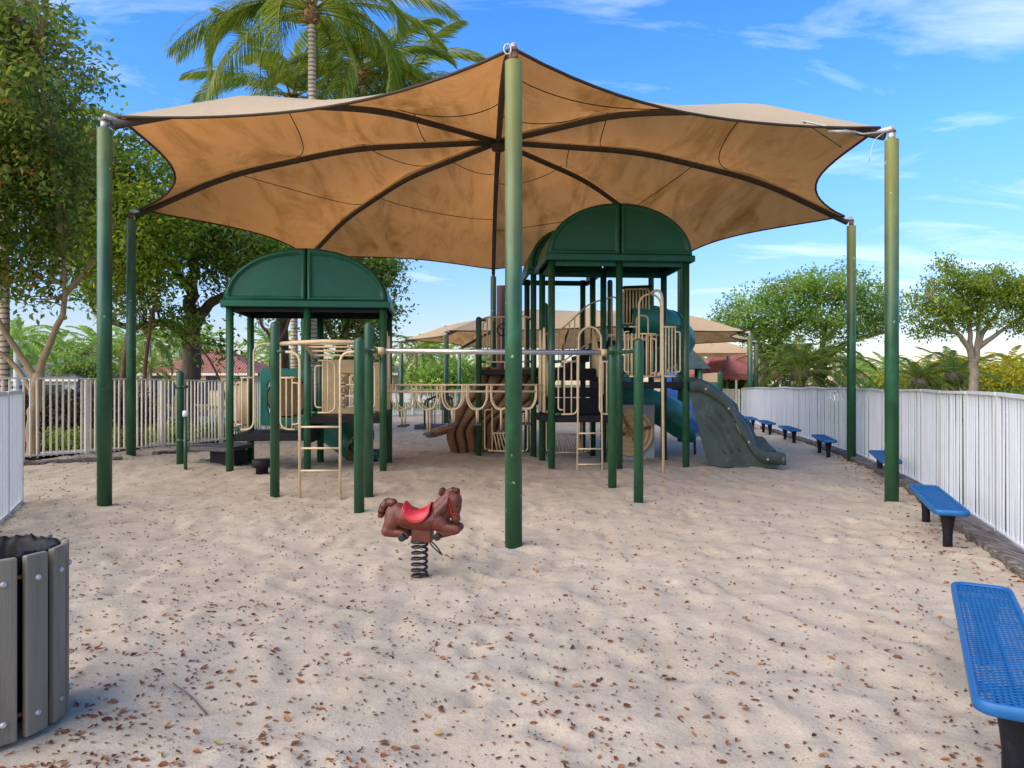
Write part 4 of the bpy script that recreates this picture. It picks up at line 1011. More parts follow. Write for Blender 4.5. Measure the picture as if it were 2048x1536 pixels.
for j, (r_, z) in enumerate(((.18, .40), (.235, .62), (.262, .77), (.280, .802), (.294, .795), (.296, .755), (.288, .725))):
    row = []
    for k in range(121):
        t = 2 * PI * k / 120; w = mnoise.noise(Vector((math.cos(t) * 7, math.sin(t) * 7, j * .35))) ; w2 = mnoise.noise(Vector((math.cos(t) * 20, math.sin(t) * 20, j * .5)))
        rr = r_ + (.012 * w + .006 * w2) * (1 if j < 3 else .35) - (.012 * abs(w2) if j < 3 else 0); row.append((bc[0] + rr * math.cos(t), bc[1] + rr * math.sin(t), gb + z + (.014 * w + .010 * w2) * (1.4 if j in (3, 6) else 1)))
    rows.append(row)
bag.grid(rows, 0, True, flip=True); bag.build('bag', mt['bag'], bn)
MB().lathe((bc[0], bc[1], gb), [(.01, .42), (.23, .44)], 24).build('bag_bottom', mt['bag'], bn)

# ------------------------------------------------------------------ spring horse
hx0, hy0 = -.785, 6.08; hz0 = gz(hx0, hy0) - .005
hr = thing('spring_rider', 'brown plastic horse with red saddle on a black coil spring', 'spring rider', (0, 0, 0))
K = .00069
def hp(zx, zy, y=0): return Vector(((zx - 735) * K, y, (1350 - zy) * K))
def blob(mb, c, r, n=12):
    c = Vector(c); r = r if hasattr(r, '__len__') else (r, r, r); rows = []
    for i in range(n + 1):
        a = -PI / 2 + PI * i / n; rows.append([(c.x + r[0] * math.cos(a) * math.cos(t), c.y + r[1] * math.cos(a) * math.sin(t), c.z + r[2] * math.sin(a)) for t in np.linspace(0, 2 * PI, 2 * n + 1)])
    return mb.grid(rows)
def chain(mb, pts, rs, sy=1.0, sub=5):
    """overlapping balls along a path, flattened across by sy"""
    for i in range(len(pts) - 1):
        for k in range(sub + 1):
            t = k / sub; p = pts[i].lerp(pts[i + 1], t); r = rs[i] * (1 - t) + rs[i + 1] * t; blob(mb, p, (r, r * sy, r), 8)
def remesh(o, vox, smooth=6):
    a = o.modifiers.new('r', 'REMESH'); a.mode = 'VOXEL'; a.voxel_size = vox; a.use_smooth_shade = True
    s = o.modifiers.new('s', 'SMOOTH'); s.iterations = smooth; s.factor = .5
    bpy.context.view_layer.update()
    dg = bpy.context.evaluated_depsgraph_get(); me = bpy.data.meshes.new_from_object(o.evaluated_get(dg)); o.modifiers.clear()
    old = o.data; mats = [m for m in old.materials]; o.data = me; bpy.data.meshes.remove(old)
    me.materials.clear()
    for m in mats: me.materials.append(m)
    me.polygons.foreach_set('use_smooth', [True] * len(me.polygons)); me.polygons.foreach_set('material_index', [0] * len(me.polygons)); me.update()
hb_ = MB()
chain(hb_, [hp(465, 560), hp(560, 610), hp(720, 640), hp(860, 640), hp(960, 610)], [.082, .098, .092, .097, .092], 1.12)      # trunk
chain(hb_, [hp(930, 610), hp(1000, 520), hp(1060, 430), hp(1105, 350)], [.100, .096, .080, .058], .78)                         # neck
chain(hb_, [hp(1105, 340), hp(1160, 385), hp(1168, 480)], [.058, .066, .056], .86); chain(hb_, [hp(1165, 480), hp(1170, 560), hp(1180, 610)], [.052, .040, .041], .92)   # head
for s in (-1, 1):
    chain(hb_, [hp(430, 600, .045 * s), hp(400, 680, .066 * s), hp(350, 770, .07 * s)], [.085, .062, .048], .62)                # haunch
    chain(hb_, [hp(345, 780, .07 * s), hp(440, 800, .07 * s), hp(540, 800, .072 * s), hp(590, 830, .072 * s)], [.046, .036, .03, .028], .8)
    chain(hb_, [hp(980, 650, .05 * s), hp(1060, 715, .068 * s), hp(1190, 718, .07 * s), hp(1215, 725, .07 * s)], [.075, .046, .036, .034], .75)   # forearm, knee
    chain(hb_, [hp(1205, 740, .07 * s), hp(1090, 775, .072 * s), hp(990, 800, .072 * s)], [.030, .027, .030], .8)
    chain(hb_, [hp(1108, 300, .035 * s), hp(1100, 272, .042 * s)], [.016, .006], .8)
q_ = [hp(655, 745), hp(895, 745), hp(892, 905), hp(648, 905)]; hb_.slab([p + Vector((0, -.062, 0)) for p in q_], (0, .124, 0))
body = hb_.build('body', mt['horse'], hr); remesh(body, .0065, 3)
mn = MB()
chain(mn, [hp(390, 450), hp(320, 445), hp(270, 500), hp(250, 560), hp(245, 610)], [.040, .036, .036, .034, .022], .95)           # tail
chain(mn, [hp(250, 590), hp(225, 615)], [.028, .018], .9)
tl = mn; tl.build('tail', mt['horsedk'], hr); mn = MB()
chain(mn, [hp(1050, 300), hp(1010, 275), hp(990, 310)], [.020, .028, .022], 1.0)                                                 # curl at the crest
chain(mn, [hp(1075, 300), hp(1140, 268), hp(1195, 270), hp(1212, 300)], [.030, .028, .022, .010], 1.0)                          # forelock
for k in range(9):   # mane locks on both sides
    a = .0 + k / 8
    for s in (-1, 1):
        top = hp(1100 - 175 * a, 300 + 170 * a, .018 * s); midp = hp(1085 - 140 * a, 400 + 130 * a, (.068 + .014 * a) * s); tip = hp(1070 - 130 * a + 8 * (k % 2), 510 + 105 * a + 18 * (k % 3), (.070 + .026 * a) * s)
        mn.tube(bez([top, midp, tip], 10), [.016, .0165, .016, .0155, .015, .014, .013, .011, .009, .007, .004][:len(bez([top, midp, tip], 10))], 8)
mane = mn.build('mane', mt['horsedk'], hr)
sd_ = MB(); rows = []
for i in range(15):                                                                                                              # saddle draped over the back
    s = -1 + 2 * i / 14; zx = 715 + 160 * s; seat_z = 560 - 85 * abs(s) ** 2.2
    half = 1.42 * (1 - .22 * abs(s) ** 3); row = []
    for j in range(21):
        t = -half + 2 * half * j / 20
        ry = .122 + .008; rz = .100 + .012
        hang = .5 - .5 * math.cos(t)
        p = hp(zx, 640); dep = (640 - seat_z) * K + .030
        q = Vector((p.x, (.118) * math.sin(min(1.45, max(-1.45, t * 1.05))), p.z + dep * math.cos(t * .92) - .055 * (1 - abs(s) ** 2) * hang)); row.append(q)
    rows.append(row)
sd_.grid(rows, 0, True); sdo = sd_.build('saddle', mt['red'], hr); m_ = sdo.modifiers.new('thickness', 'SOLIDIFY'); m_.thickness = .016; m_.offset = 0
rim = MB(); loop_ = [r[0] for r in rows] + rows[-1][1:] + [r[-1] for r in rows[::-1][1:]] + rows[0][::-1][1:-1]
rim.tube(loop_, .0095, 8, closed=True); rim.build('saddle_trim', mt['red'], hr)
bd = MB()
for s in (-1, 1):
    bd.tube(bez([hp(1105, 330, .046 * s), hp(1105, 400, .056 * s), hp(1130, 490, .050 * s), hp(1145, 545, .042 * s), hp(1218, 540, .020 * s)], 18), .0085, 8)
bd.tube([hp(1218, 540, y) for y in (-.02, 0, .02)], .0085, 8); bd.tube([hp(1100, 320, y) for y in (-.045, -.02, .02, .045)], .008, 8)
bd.build('bridle', mt['red'], hr)
for s in (-1, 1):
    e = MB(); blob(e, hp(1200, 440, .044 * s), (.010, .012, .015), 8); e.build('eye', mt['blk'], hr)
    nn_ = MB(); blob(nn_, hp(1205, 600, .022 * s), (.007, .008, .007), 6); nn_.build('nostril', mt['blk'], hr)
    for zx, zy in ((558, 835), (990, 805)):
        MB().tube([hp(zx, zy, .05 * s), hp(zx, zy, .125 * s), hp(zx, zy, .135 * s)], [.030, .032, .024], 16).build('footrest', mt['blk'], hr)
MB().tube([Vector((.002 + (.062 + .010 * (k / 150 < .06)) * math.cos(k / 150 * 2 * PI * 6.3), .068 * math.sin(k / 150 * 2 * PI * 6.3), .012 + .285 * max(0, (k - 12) / 138))) for k in range(151)], .0115, 8).build('spring', mt['blk'], hr)
MB().lathe((0, 0, .296), [(.074, 0), (.08, .012), (.074, .022)], 20).build('spring_plate', mt['blk'], hr)
MB().tube(bez([hp(850, 915, .02), hp(900, 985, .03), hp(1000, 1065, .03), hp(1005, 1040, .0), hp(950, 950, -.02), hp(880, 890, -.02)], 24), .006, 6).build('cable_loop', mt['blk'], hr)
hr.location = (hx0, hy0, hz0); hr.rotation_euler = (0, math.radians(1.0), math.radians(-7)); 

# ------------------------------------------------------------------ foliage
def leaf_cloud(cent, nper, spread, size, rng, tint_c, aspect=.48, droop=.25, flat=.75):
    n = len(cent) * nper; c = np.repeat(cent, nper, 0); tc = np.repeat(tint_c, nper)
    off = rng.normal(size=(n, 3)) * spread; off[:, 2] *= flat; p = c + off
    d = rng.normal(size=(n, 3)); d[:, 2] -= droop; d += off / (np.linalg.norm(off, axis=1, keepdims=True) + 1e-6) * .8; d /= np.linalg.norm(d, axis=1, keepdims=True)
    up = rng.normal(size=(n, 3)) * .75; up[:, 2] += .9; sd = np.cross(d, up); sd /= np.linalg.norm(sd, axis=1, keepdims=True) + 1e-9
    nr = np.cross(sd, d); L = size * rng.uniform(.65, 1.3, (n, 1)); W = L * aspect * .5
    V = np.stack([p, p + d * L * .45 + sd * W + nr * W * .35, p + d * L, p + d * L * .45 - sd * W + nr * W * .35], 1).reshape(-1, 3)
    Q = np.arange(n * 4).reshape(-1, 4); t = np.clip(tc + rng.normal(size=n) * .13, 0, 1)
    return V, Q, t
def crown_points(blobs, n, rng):
    vol = np.array([b[3] * b[4] * b[5] for b in blobs]) ** .8; cnt = np.maximum(1, (n * vol / vol.sum()).astype(int)); out = []
    for b, k in zip(blobs, cnt):
        v = rng.normal(size=(k, 3)); v /= np.linalg.norm(v, axis=1, keepdims=True); r = rng.random((k, 1)) ** (1 / 2.6)
        out.append(np.array(b[:3]) + v * r * np.array(b[3:6]))
    return np.concatenate(out)
def tree(name, label, base, limbs, blobs, ncl, nper, lsize, lmat, bark, spread=.22, seed=1, twigs=.5, group=None, ztwig=.0, aspect=.48, cat='tree', tintmean=.5):
    rng = np.random.default_rng(seed); rg = random.Random(seed)
    root = thing(name, label, cat, base, group)
    tr = MB(); nodes = []
    for pts, r0, r1 in limbs:
        P = bez(pts, max(8, 5 * len(pts))); m = len(P)
        P = [p + Vector((rg.uniform(-1, 1), rg.uniform(-1, 1), 0)) * (r0 * .18 if 0 < i < m - 1 else 0) for i, p in enumerate(P)]
        rs = [r0 + (r1 - r0) * (i / (m - 1)) ** .8 for i in range(m)]; tr.tube(P, rs, 10)
        nodes += [(P[i], rs[i]) for i in range(m // 3, m)]
    cent = crown_points(blobs, ncl, rng); NP = np.array([p for p, r in nodes])
    for k in range(len(cent)):
        if rng.random() > twigs: continue
        c = cent[k]; dd = ((NP - c) ** 2).sum(1) + (NP[:, 2] > c[2] + .3) * 4; i = int(np.argmin(dd)); a = nodes[i][0]; b = Vector(c)
        if (b - a).length > 6: continue
        mid = a.lerp(b, .5) + Vector((rg.uniform(-.15, .15), rg.uniform(-.15, .15), .12 * (b - a).length * rg.uniform(-.3, 1)))
        r0 = min(nodes[i][1] * .5, .012 + .012 * (b - a).length); tr.tube([a, a.lerp(mid, .5) + Vector((0, 0, .02)), mid, mid.lerp(b, .6), b], [r0, r0 * .85, r0 * .65, r0 * .45, .004], 5)
    tr.build('trunk', bark, root)
    tint = np.clip(tintmean + rng.normal(size=len(cent)) * .20, 0, 1)
    V, Q, t = leaf_cloud(cent, nper, spread, lsize, rng, tint, aspect)
    npmesh('crown', V, Q, lmat, root, t); return root
LM = {}
LM['oak'] = leaf_mat('oak_leaf', [(0, (0.053, 0.106, 0.022)), (0.35, (0.113, 0.203, 0.032)), (0.7, (0.21, 0.316, 0.048)), (0.93, (0.36, 0.42, 0.074)), (1, (0.51, 0.27, 0.074))], .48)
LM['lime'] = leaf_mat('bright_leaf', [(0, (0.069, 0.131, 0.015)), (0.4, (0.163, 0.25, 0.027)), (0.75, (0.3, 0.388, 0.037)), (1, (0.5, 0.525, 0.075))], .5)
LM['seagrape'] = leaf_mat('olive_leaf', [(0, (0.064, 0.115, 0.023)), (0.4, (0.144, 0.223, 0.038)), (0.72, (0.259, 0.323, 0.052)), (0.94, (0.374, 0.374, 0.086)), (1, (0.517, 0.159, 0.051))], .46)
LM['far'] = leaf_mat('far_leaf', [(0, (0.083, 0.173, 0.032)), (0.5, (0.196, 0.33, 0.06)), (0.85, (0.33, 0.48, 0.083)), (1, (0.51, 0.57, 0.12))], .5)
LM['yel'] = leaf_mat('yellow_palm_leaf', [(0, (.13, .17, .018)), (.5, (.32, .32, .025)), (.85, (.55, .48, .03)), (1, (.62, .45, .04))], .45)
LM['palm'] = leaf_mat('palm_leaf', [(0, (.05, .11, .018)), (.5, (.13, .20, .028)), (.85, (.28, .31, .045)), (1, (.50, .40, .06))], .45, .4)
LM['dpalm'] = leaf_mat('date_palm_leaf', [(0, (.04, .09, .022)), (.5, (.10, .17, .036)), (.85, (.24, .28, .045)), (1, (.40, .38, .06))], .45, .45)
LM['hedge'] = leaf_mat('brown_hedge_leaf', [(0, (.035, .022, .014)), (.5, (.085, .055, .028)), (.85, (.14, .095, .04)), (1, (.10, .13, .03))], .3)
LM['litter'] = leaf_mat('dry_leaf', [(0, (.07, .032, .016)), (.35, (.19, .065, .022)), (.7, (.32, .125, .040)), (.92, (.42, .21, .075)), (1, (.24, .20, .07))], .12, .6)
V3 = Vector

# left trees
tA = tree('tree', 'near tree with forked tan trunk behind the cream fence at the left edge', (-9.05, 13.6, 0),
     [([V3((-9.05, 13.6, 0)), V3((-9.0, 13.55, .9)), V3((-8.95, 13.6, 1.75))], .12, .105), ([V3((-8.95, 13.6, 1.7)), V3((-8.75, 13.6, 2.3)), V3((-8.4, 13.5, 3.0)), V3((-8.35, 13.4, 3.9)), V3((-8.1, 13.1, 5.2))], .075, .03),
      ([V3((-8.97, 13.6, 1.6)), V3((-9.3, 13.4, 2.3)), V3((-9.75, 13.2, 3.3)), V3((-10.1, 12.8, 4.6))], .07, .03), ([V3((-9.0, 13.6, 1.3)), V3((-9.5, 13.6, 2.0)), V3((-10.3, 13.4, 2.6)), V3((-11.3, 13.2, 3.6))], .055, .03),
      ([V3((-8.35, 13.4, 3.9)), V3((-8.0, 12.5, 5.6)), V3((-7.6, 11.6, 6.8)), V3((-7.1, 11.0, 7.3))], .06, .02), ([V3((-9.75, 13.2, 3.3)), V3((-9.0, 11.8, 5.2)), V3((-8.2, 10.8, 6.2)), V3((-7.5, 10.4, 6.5))], .06, .02), ([V3((-8.4, 13.5, 3.2)), V3((-7.9, 13.6, 3.9)), V3((-7.5, 13.6, 4.6))], .05, .02)],
     [(-9.0, 12.4, 6.4, 1.9, 1.9, 1.9), (-8.0, 11.2, 6.9, 1.25, 1.2, .75), (-9.6, 12.0, 8.2, 1.6, 1.5, 1.0), (-8.9, 12.8, 5.4, 1.2, 1.0, .9), (-7.6, 11.0, 6.0, .9, .9, .5), (-9.0, 11.5, 7.4, 1.6, 1.5, .8), (-10.6, 12.5, 5.3, 1.7, 1.8, 1.9), (-9.4, 13.2, 4.6, 1.4, 1.4, 1.3), (-8.5, 13.4, 4.3, .8, .8, .8), (-8.2, 12.4, 5.3, .9, .9, .7), (-10.3, 13.4, 3.7, 1.0, 1.0, .8), (-8.9, 13.4, 3.3, .6, .5, .5)],
     960, 40, .125, LM['seagrape'], mt['barktan'], .175, 21, .6)
tB = tree('tree', 'bushy bright green tree behind the left front and left back canopy posts', (-9.6, 18.2, 0),
     [([V3((-9.9, 18.2, -.1)), V3((-9.85, 18.2, 1.6)), V3((-9.6, 18.1, 3.2)), V3((-9.4, 18, 5.0))], .10, .05), ([V3((-9.5, 18.4, -.1)), V3((-9.35, 18.4, 2.2)), V3((-9.0, 18.3, 4.2))], .07, .03)],
     [(-9.4, 18.0, 6.5, 1.3, 1.2, 1.2), (-10.6, 18.4, 7.3, 1.4, 1.2, 1.2), (-8.3, 17.6, 5.6, .8, .8, .8), (-12.2, 18.6, 7.5, 1.6, 1.2, 1.6), (-9.0, 17.6, 5.2, 1.1, 1.0, 1.1), (-10.2, 18.2, 4.9, 1.4, 1.1, 1.5), (-8.7, 17.6, 4.4, .9, .8, .7), (-11.2, 18.6, 5.6, 1.3, 1.2, 1.6)],
     540, 38, .15, LM['lime'], mt['reddishstem'], .23, 22, .35, tintmean=.45)
tC = tree('tree', 'large oak with thick dark trunk and long low limb left of the left tower', (-9.7, 21.6, 0),
     [([V3((-9.75, 21.6, -.2)), V3((-9.75, 21.6, 1.0)), V3((-9.65, 21.6, 2.2)), V3((-9.55, 21.5, 3.3)), V3((-9.5, 21.4, 4.4)), V3((-9.2, 21.0, 6.0))], .42, .12), ([V3((-9.6, 21.5, 2.9)), V3((-10.2, 21.2, 3.35)), V3((-11.1, 20.8, 3.2)), V3((-11.9, 20.5, 3.6))], .17, .06),
      ([V3((-9.5, 21.5, 3.3)), V3((-8.9, 21.2, 3.9)), V3((-8.1, 21.0, 4.3)), V3((-7.0, 20.6, 5.0))], .2, .06), ([V3((-9.5, 21.4, 4.2)), V3((-10.2, 21.2, 5.4)), V3((-10.6, 21, 6.6))], .14, .05)],
     [(-9.7, 21, 6.3, 2.3, 1.9, 1.2), (-8.3, 20.6, 5.7, 1.8, 1.6, .9), (-11.0, 20.6, 5.2, 1.6, 1.5, 1.0), (-10.9, 20.4, 4.0, 1.2, 1.1, .6), (-8.3, 20.8, 4.7, 1.1, 1.0, .6), (-6.8, 20.4, 5.5, 1.2, 1.1, .7), (-9.9, 20.5, 3.2, .7, .6, .5), (-8.0, 20.3, 2.5, .5, .5, .3)],
     540, 36, .155, LM['oak'], mt['bark'], .25, 23, .7, tintmean=.55)
tD = tree('tree', 'oak behind the left tower with crown showing right of its green roof', (-6.2, 24.2, 0),
     [([V3((-7.75, 24.0, -.3)), V3((-7.7, 24.0, 2.0)), V3((-7.6, 24, 4.0)), V3((-7.2, 23.7, 6)),], .30, .12), ([V3((-5.9, 24.4, -.3)), V3((-5.8, 24.4, 2)), V3((-5.6, 24.2, 3.4)), V3((-5.0, 23.9, 5.2))], .26, .08), ([V3((-5.65, 24.2, 3.2)), V3((-4.9, 24, 4.1)), V3((-4.2, 23.9, 4.8))], .12, .04), ([V3((-5.7, 24.3, 2.6)), V3((-6.2, 24, 3.6)), V3((-6.6, 23.8, 5))], .12, .05)],
     [(-6.6, 23.6, 5.7, 1.9, 1.5, .9), (-4.9, 23.6, 5.1, 1.5, 1.3, .9), (-4.6, 23.4, 4.0, 1.1, 1.0, .8), (-5.8, 23.6, 3.3, 1.0, .9, .6), (-7.9, 23.7, 4.4, 1.0, .9, .8), (-4.6, 23.5, 2.9, .7, .7, .4), (-4.3, 23.5, 5.6, .9, .8, .5), (-5.3, 24.5, 2.3, 1.1, .6, .5)],
     430, 36, .15, LM['oak'], mt['bark'], .23, 24, .75, tintmean=.52)
tree('tree', 'slim tree with reddish crooked stems between the oak trunk and the left tower', (-7.9, 20.0, 0),
     [([V3((-7.55, 20.0, -.2)), V3((-8.0, 20, 1.3)), V3((-8.35, 19.9, 2.2)), V3((-8.9, 19.8, 2.9))], .05, .02), ([V3((-6.9, 20.2, .5)), V3((-6.7, 20.1, 2.6)), V3((-7.0, 20, 3.3)), V3((-7.3, 20, 4.4))], .07, .03), ([V3((-6.7, 20.1, 2.4)), V3((-6.2, 20.1, 3.4)), V3((-6.25, 20, 4.6))], .06, .02)],
     [(-7.2, 20, 4.7, .9, .7, .6), (-8.8, 19.8, 3.1, .5, .4, .3), (-6.3, 20, 4.8, .6, .6, .5)], 70, 30, .13, LM['oak'], mt['reddishstem'], .2, 25, .5)
# shrubs by the left fence
def shrub(label, blobs, ncl, nper, size, m, seed, spread=.12, name='shrub', aspect=.5):
    rng = np.random.default_rng(seed); b0 = blobs[0]; root = thing(name, label, 'shrub' if name == 'shrub' else 'hedge', (b0[0], b0[1], 0)); cent = crown_points(blobs, ncl, rng)
    st = MB()
    for k in range(0, len(cent), max(1, len(cent) // 16)):
        c = cent[k]; st.tube([(b0[0] + (c[0] - b0[0]) * .6, b0[1] + (c[1] - b0[1]) * .6, -.2), tuple(c)], [.012, .005], 5)
    st.build('stem', mt['reddishstem'], root)
    V, Q, t = leaf_cloud(cent, nper, spread, size, rng, np.clip(.5 + rng.normal(size=len(cent)) * .2, 0, 1), aspect); npmesh('foliage', V, Q, m, root, t)
hedgeb = [(x, 17.6 + .1 * (x + 9), .75, .75, .5, .62) for x in np.arange(-11.6, -8.6, .6)]
shrub('tall brown hedge behind the left end of the cream fence', hedgeb, 620, 36, .085, LM['hedge'], 31, .14, 'hedge', .75)
for i, (x, y, r, lab) in enumerate(((-10.2, 14.6, .42, 'low green shrub at the far left behind the cream fence'), (-9.25, 14.9, .40, 'low green shrub behind the cream fence left of the left front canopy post'), (-8.55, 15.6, .42, 'low green shrub behind the cream fence between the two left canopy posts'), (-8.1, 16.9, .42, 'low shrub behind the cream fence right of the left back canopy post'), (-7.6, 18.4, .5, 'green shrub behind the cream fence seen beside the thin capped pipe'), (-7.0, 20.6, .5, 'green shrub behind the cream fence seen through the left tower rails'))):
    shrub(lab, [(x, y, .28, r * 1.25, r * .8, r * .75), (x + .3, y + .1, .3, r * .8, r * .7, r * .7)], 70, 30, .085, LM['lime'] if i % 2 else LM['oak'], 40 + i, .11)
for i, (x, y, r, h, lab) in enumerate(((7.9, 8.6, .55, .5, 'dark green shrub behind the white fence at the right edge'), (7.4, 6.0, .5, .45, 'green shrub seen through the nearest right fence pickets'))):
    shrub(lab, [(x, y, h, r, r, h)], 60, 30, .08, LM['oak'], 50 + i)

# right trees
tG = tree('tree', 'big spreading oak on the right with a leaning pale trunk, behind the far canopies', (13.6, 40, 0),
     [([V3((13.6, 40, -.2)), V3((13.8, 40, 1.6)), V3((14.2, 39.8, 3.2)), V3((15.2, 39.5, 4.6)), V3((16.6, 39, 5.8))], .38, .1), ([V3((14.0, 39.9, 2.6)), V3((13.4, 39.6, 4.2)), V3((12.8, 39.4, 5.6))], .2, .07), ([V3((17.0, 40.5, -.2)), V3((17.2, 40.4, 2.0)), V3((18.2, 40, 3.6)), V3((20.0, 39.6, 4.3)), V3((21.0, 39.4, 4.5))], .3, .06), ([V3((17.2, 40.4, 2.2)), V3((17.4, 40, 4.5)), V3((18, 40, 6.5))], .2, .06), ([V3((15.2, 39.5, 4.6)), V3((14.6, 39.2, 6.0)), V3((14.2, 39, 6.8))], .12, .05)],
     [(13.2, 39.3, 5.4, 2.1, 1.9, 1.3), (15.2, 39, 6.3, 2.1, 1.9, 1.1), (17.4, 39.2, 6.9, 2.1, 1.9, 1.15), (19.4, 39.4, 6.0, 1.9, 1.7, 1.0), (16.2, 39, 4.9, 2.1, 1.9, .9), (20.0, 39.5, 4.9, 1.5, 1.4, .6), (11.9, 39.2, 4.7, 1.0, 1.1, .8), (18.2, 39.2, 4.6, 1.4, 1.3, .7), (14.2, 39.2, 3.8, 1.6, 1.4, .9), (20.9, 39.5, 5.6, .6, .7, .4)],
     560, 34, .20, LM['far'], mt['barkgrey'], .27, 26, .9)
tI = tree('tree', 'round topped tree with a pale forked trunk above the fence at the far right', (18.4, 28.4, 0),
     [([V3((18.2, 28.4, -.2)), V3((18.2, 28.4, 1.4)), V3((18.2, 28.4, 2.55))], .20, .16), ([V3((18.2, 28.4, 2.4)), V3((17.9, 28.3, 3.0)), V3((17.4, 28.2, 3.6)), V3((16.8, 28.2, 4.2)), V3((16.2, 28, 4.9))], .14, .04), ([V3((18.15, 28.4, 2.4)), V3((18.0, 28.3, 3.6)), V3((17.9, 28.2, 4.8)), V3((17.6, 28.2, 5.6))], .12, .04), ([V3((18.25, 28.4, 2.4)), V3((18.5, 28.4, 3.4)), V3((19.0, 28.3, 4.2)), V3((19.6, 28.2, 5.0))], .15, .04), ([V3((18.4, 28.4, 3.0)), V3((19.1, 28.3, 3.55)), V3((19.9, 28.3, 4.1)), V3((20.6, 28.2, 4.6))], .11, .03), ([V3((18.3, 28.4, 2.6)), V3((18.35, 28.3, 4.0)), V3((18.5, 28.2, 5.2))], .10, .03), ([V3((17.4, 28.2, 3.55)), V3((16.6, 28.2, 3.7)), V3((15.9, 28.1, 3.95))], .07, .02)],
     [(17.4, 28.2, 5.5, 1.1, 1.0, .65), (18.6, 28.2, 5.4, 1.3, 1.1, .6), (16.6, 28.1, 4.6, 1.0, .9, .45), (18.0, 28.2, 4.6, 1.2, 1.0, .4), (19.6, 28.2, 4.9, 1.1, 1.0, .5), (20.4, 28.2, 4.5, .8, .7, .35), (16.0, 28.1, 4.1, .55, .6, .22), (17.0, 28.2, 6.1, .5, .4, .35), (15.7, 28.1, 4.8, .5, .5, .3), (20.9, 28.2, 5.2, .6, .5, .4), (18.9, 28.2, 6.0, .5, .4, .3), (19.7, 28.2, 5.5, .6, .6, .3), (16.3, 28.1, 3.65, .8, .8, .3), (20.3, 28.2, 3.9, .9, .8, .35), (18.3, 28.2, 4.05, .9, .8, .3), (17.2, 28.1, 4.2, .7, .7, .4)],
     430, 34, .14, LM['lime'], mt['barkgrey'], .19, 27, 1.0)
# ------------------------------------------------------------------ palms
def frond_mesh(L, nl, ll, droop, seed, m, up=.55, wid=.045, vee=.35, name='frond'):
    """frond along +X from the origin, arching; leaflets both sides"""
    rg = np.random.default_rng(seed); V = []; Q = []; T = []
    def rach(t): a = up - droop * t; return None
    P = []; p = np.zeros(3); n = 30
    for i in range(n + 1):
        t = i / n; P.append(p.copy()); a = up - droop * t ** 1.15; p = p + np.array([math.cos(a), 0, math.sin(a)]) * L / n
    P = np.array(P)
    for s in (-1, 1):
        for k in range(nl):
            t = .16 + .84 * (k + rg.random() * .6) / nl; f = t * n; i = min(int(f), n - 1); c = P[i] + (P[i + 1] - P[i]) * (f - i); tg = P[i + 1] - P[i]; tg = tg / np.linalg.norm(tg)
            l = ll * (math.sin(PI * min(1, .12 + .88 * t)) ** .6 * .85 + .18) * rg.uniform(.8, 1.1)
            d = np.array([.55 + .3 * t, 0, 0]) * 0 + tg * (.45 + .5 * t) + np.array([0, s * 1.0, 0]) + np.array([0, 0, vee * (1 - t)]); d = d / np.linalg.norm(d)
            q0 = c; q1 = c + d * l * .5 + np.array([0, 0, -.10 * l]); q2 = q1 + (d * .6 + np.array([0, 0, -.75 * rg.uniform(.5, 1.2)])) * l * .5
            sd = np.cross(d, [0, 0, 1]); sd = sd / (np.linalg.norm(sd) + 1e-9) * wid / 2
            o = len(V); V += [q0 - sd * .6, q0 + sd * .6, q1 + sd, q1 - sd, q2 + sd * .15, q2 - sd * .15]; Q += [(o, o + 1, o + 2, o + 3), (o + 3, o + 2, o + 4, o + 5)]
            tt = float(np.clip(rg.normal(.5, .16) + .12 * t, 0, 1)); T += [tt, tt]
    for i in range(n):                                           # rachis
        w = .035 * (1 - i / n) * (L / 4) + .006; o = len(V)
        for q in (P[i], P[i + 1]): V += [q + [0, w, 0], q + [0, 0, w * .8], q + [0, -w, 0], q + [0, 0, -w * .6]]
        Q += [(o + a, o + (a + 1) % 4, o + 4 + (a + 1) % 4, o + 4 + a) for a in range(4)]; T += [.85] * 4
    o = npmesh(name, np.array(V), np.array(Q), m, None, T); return o
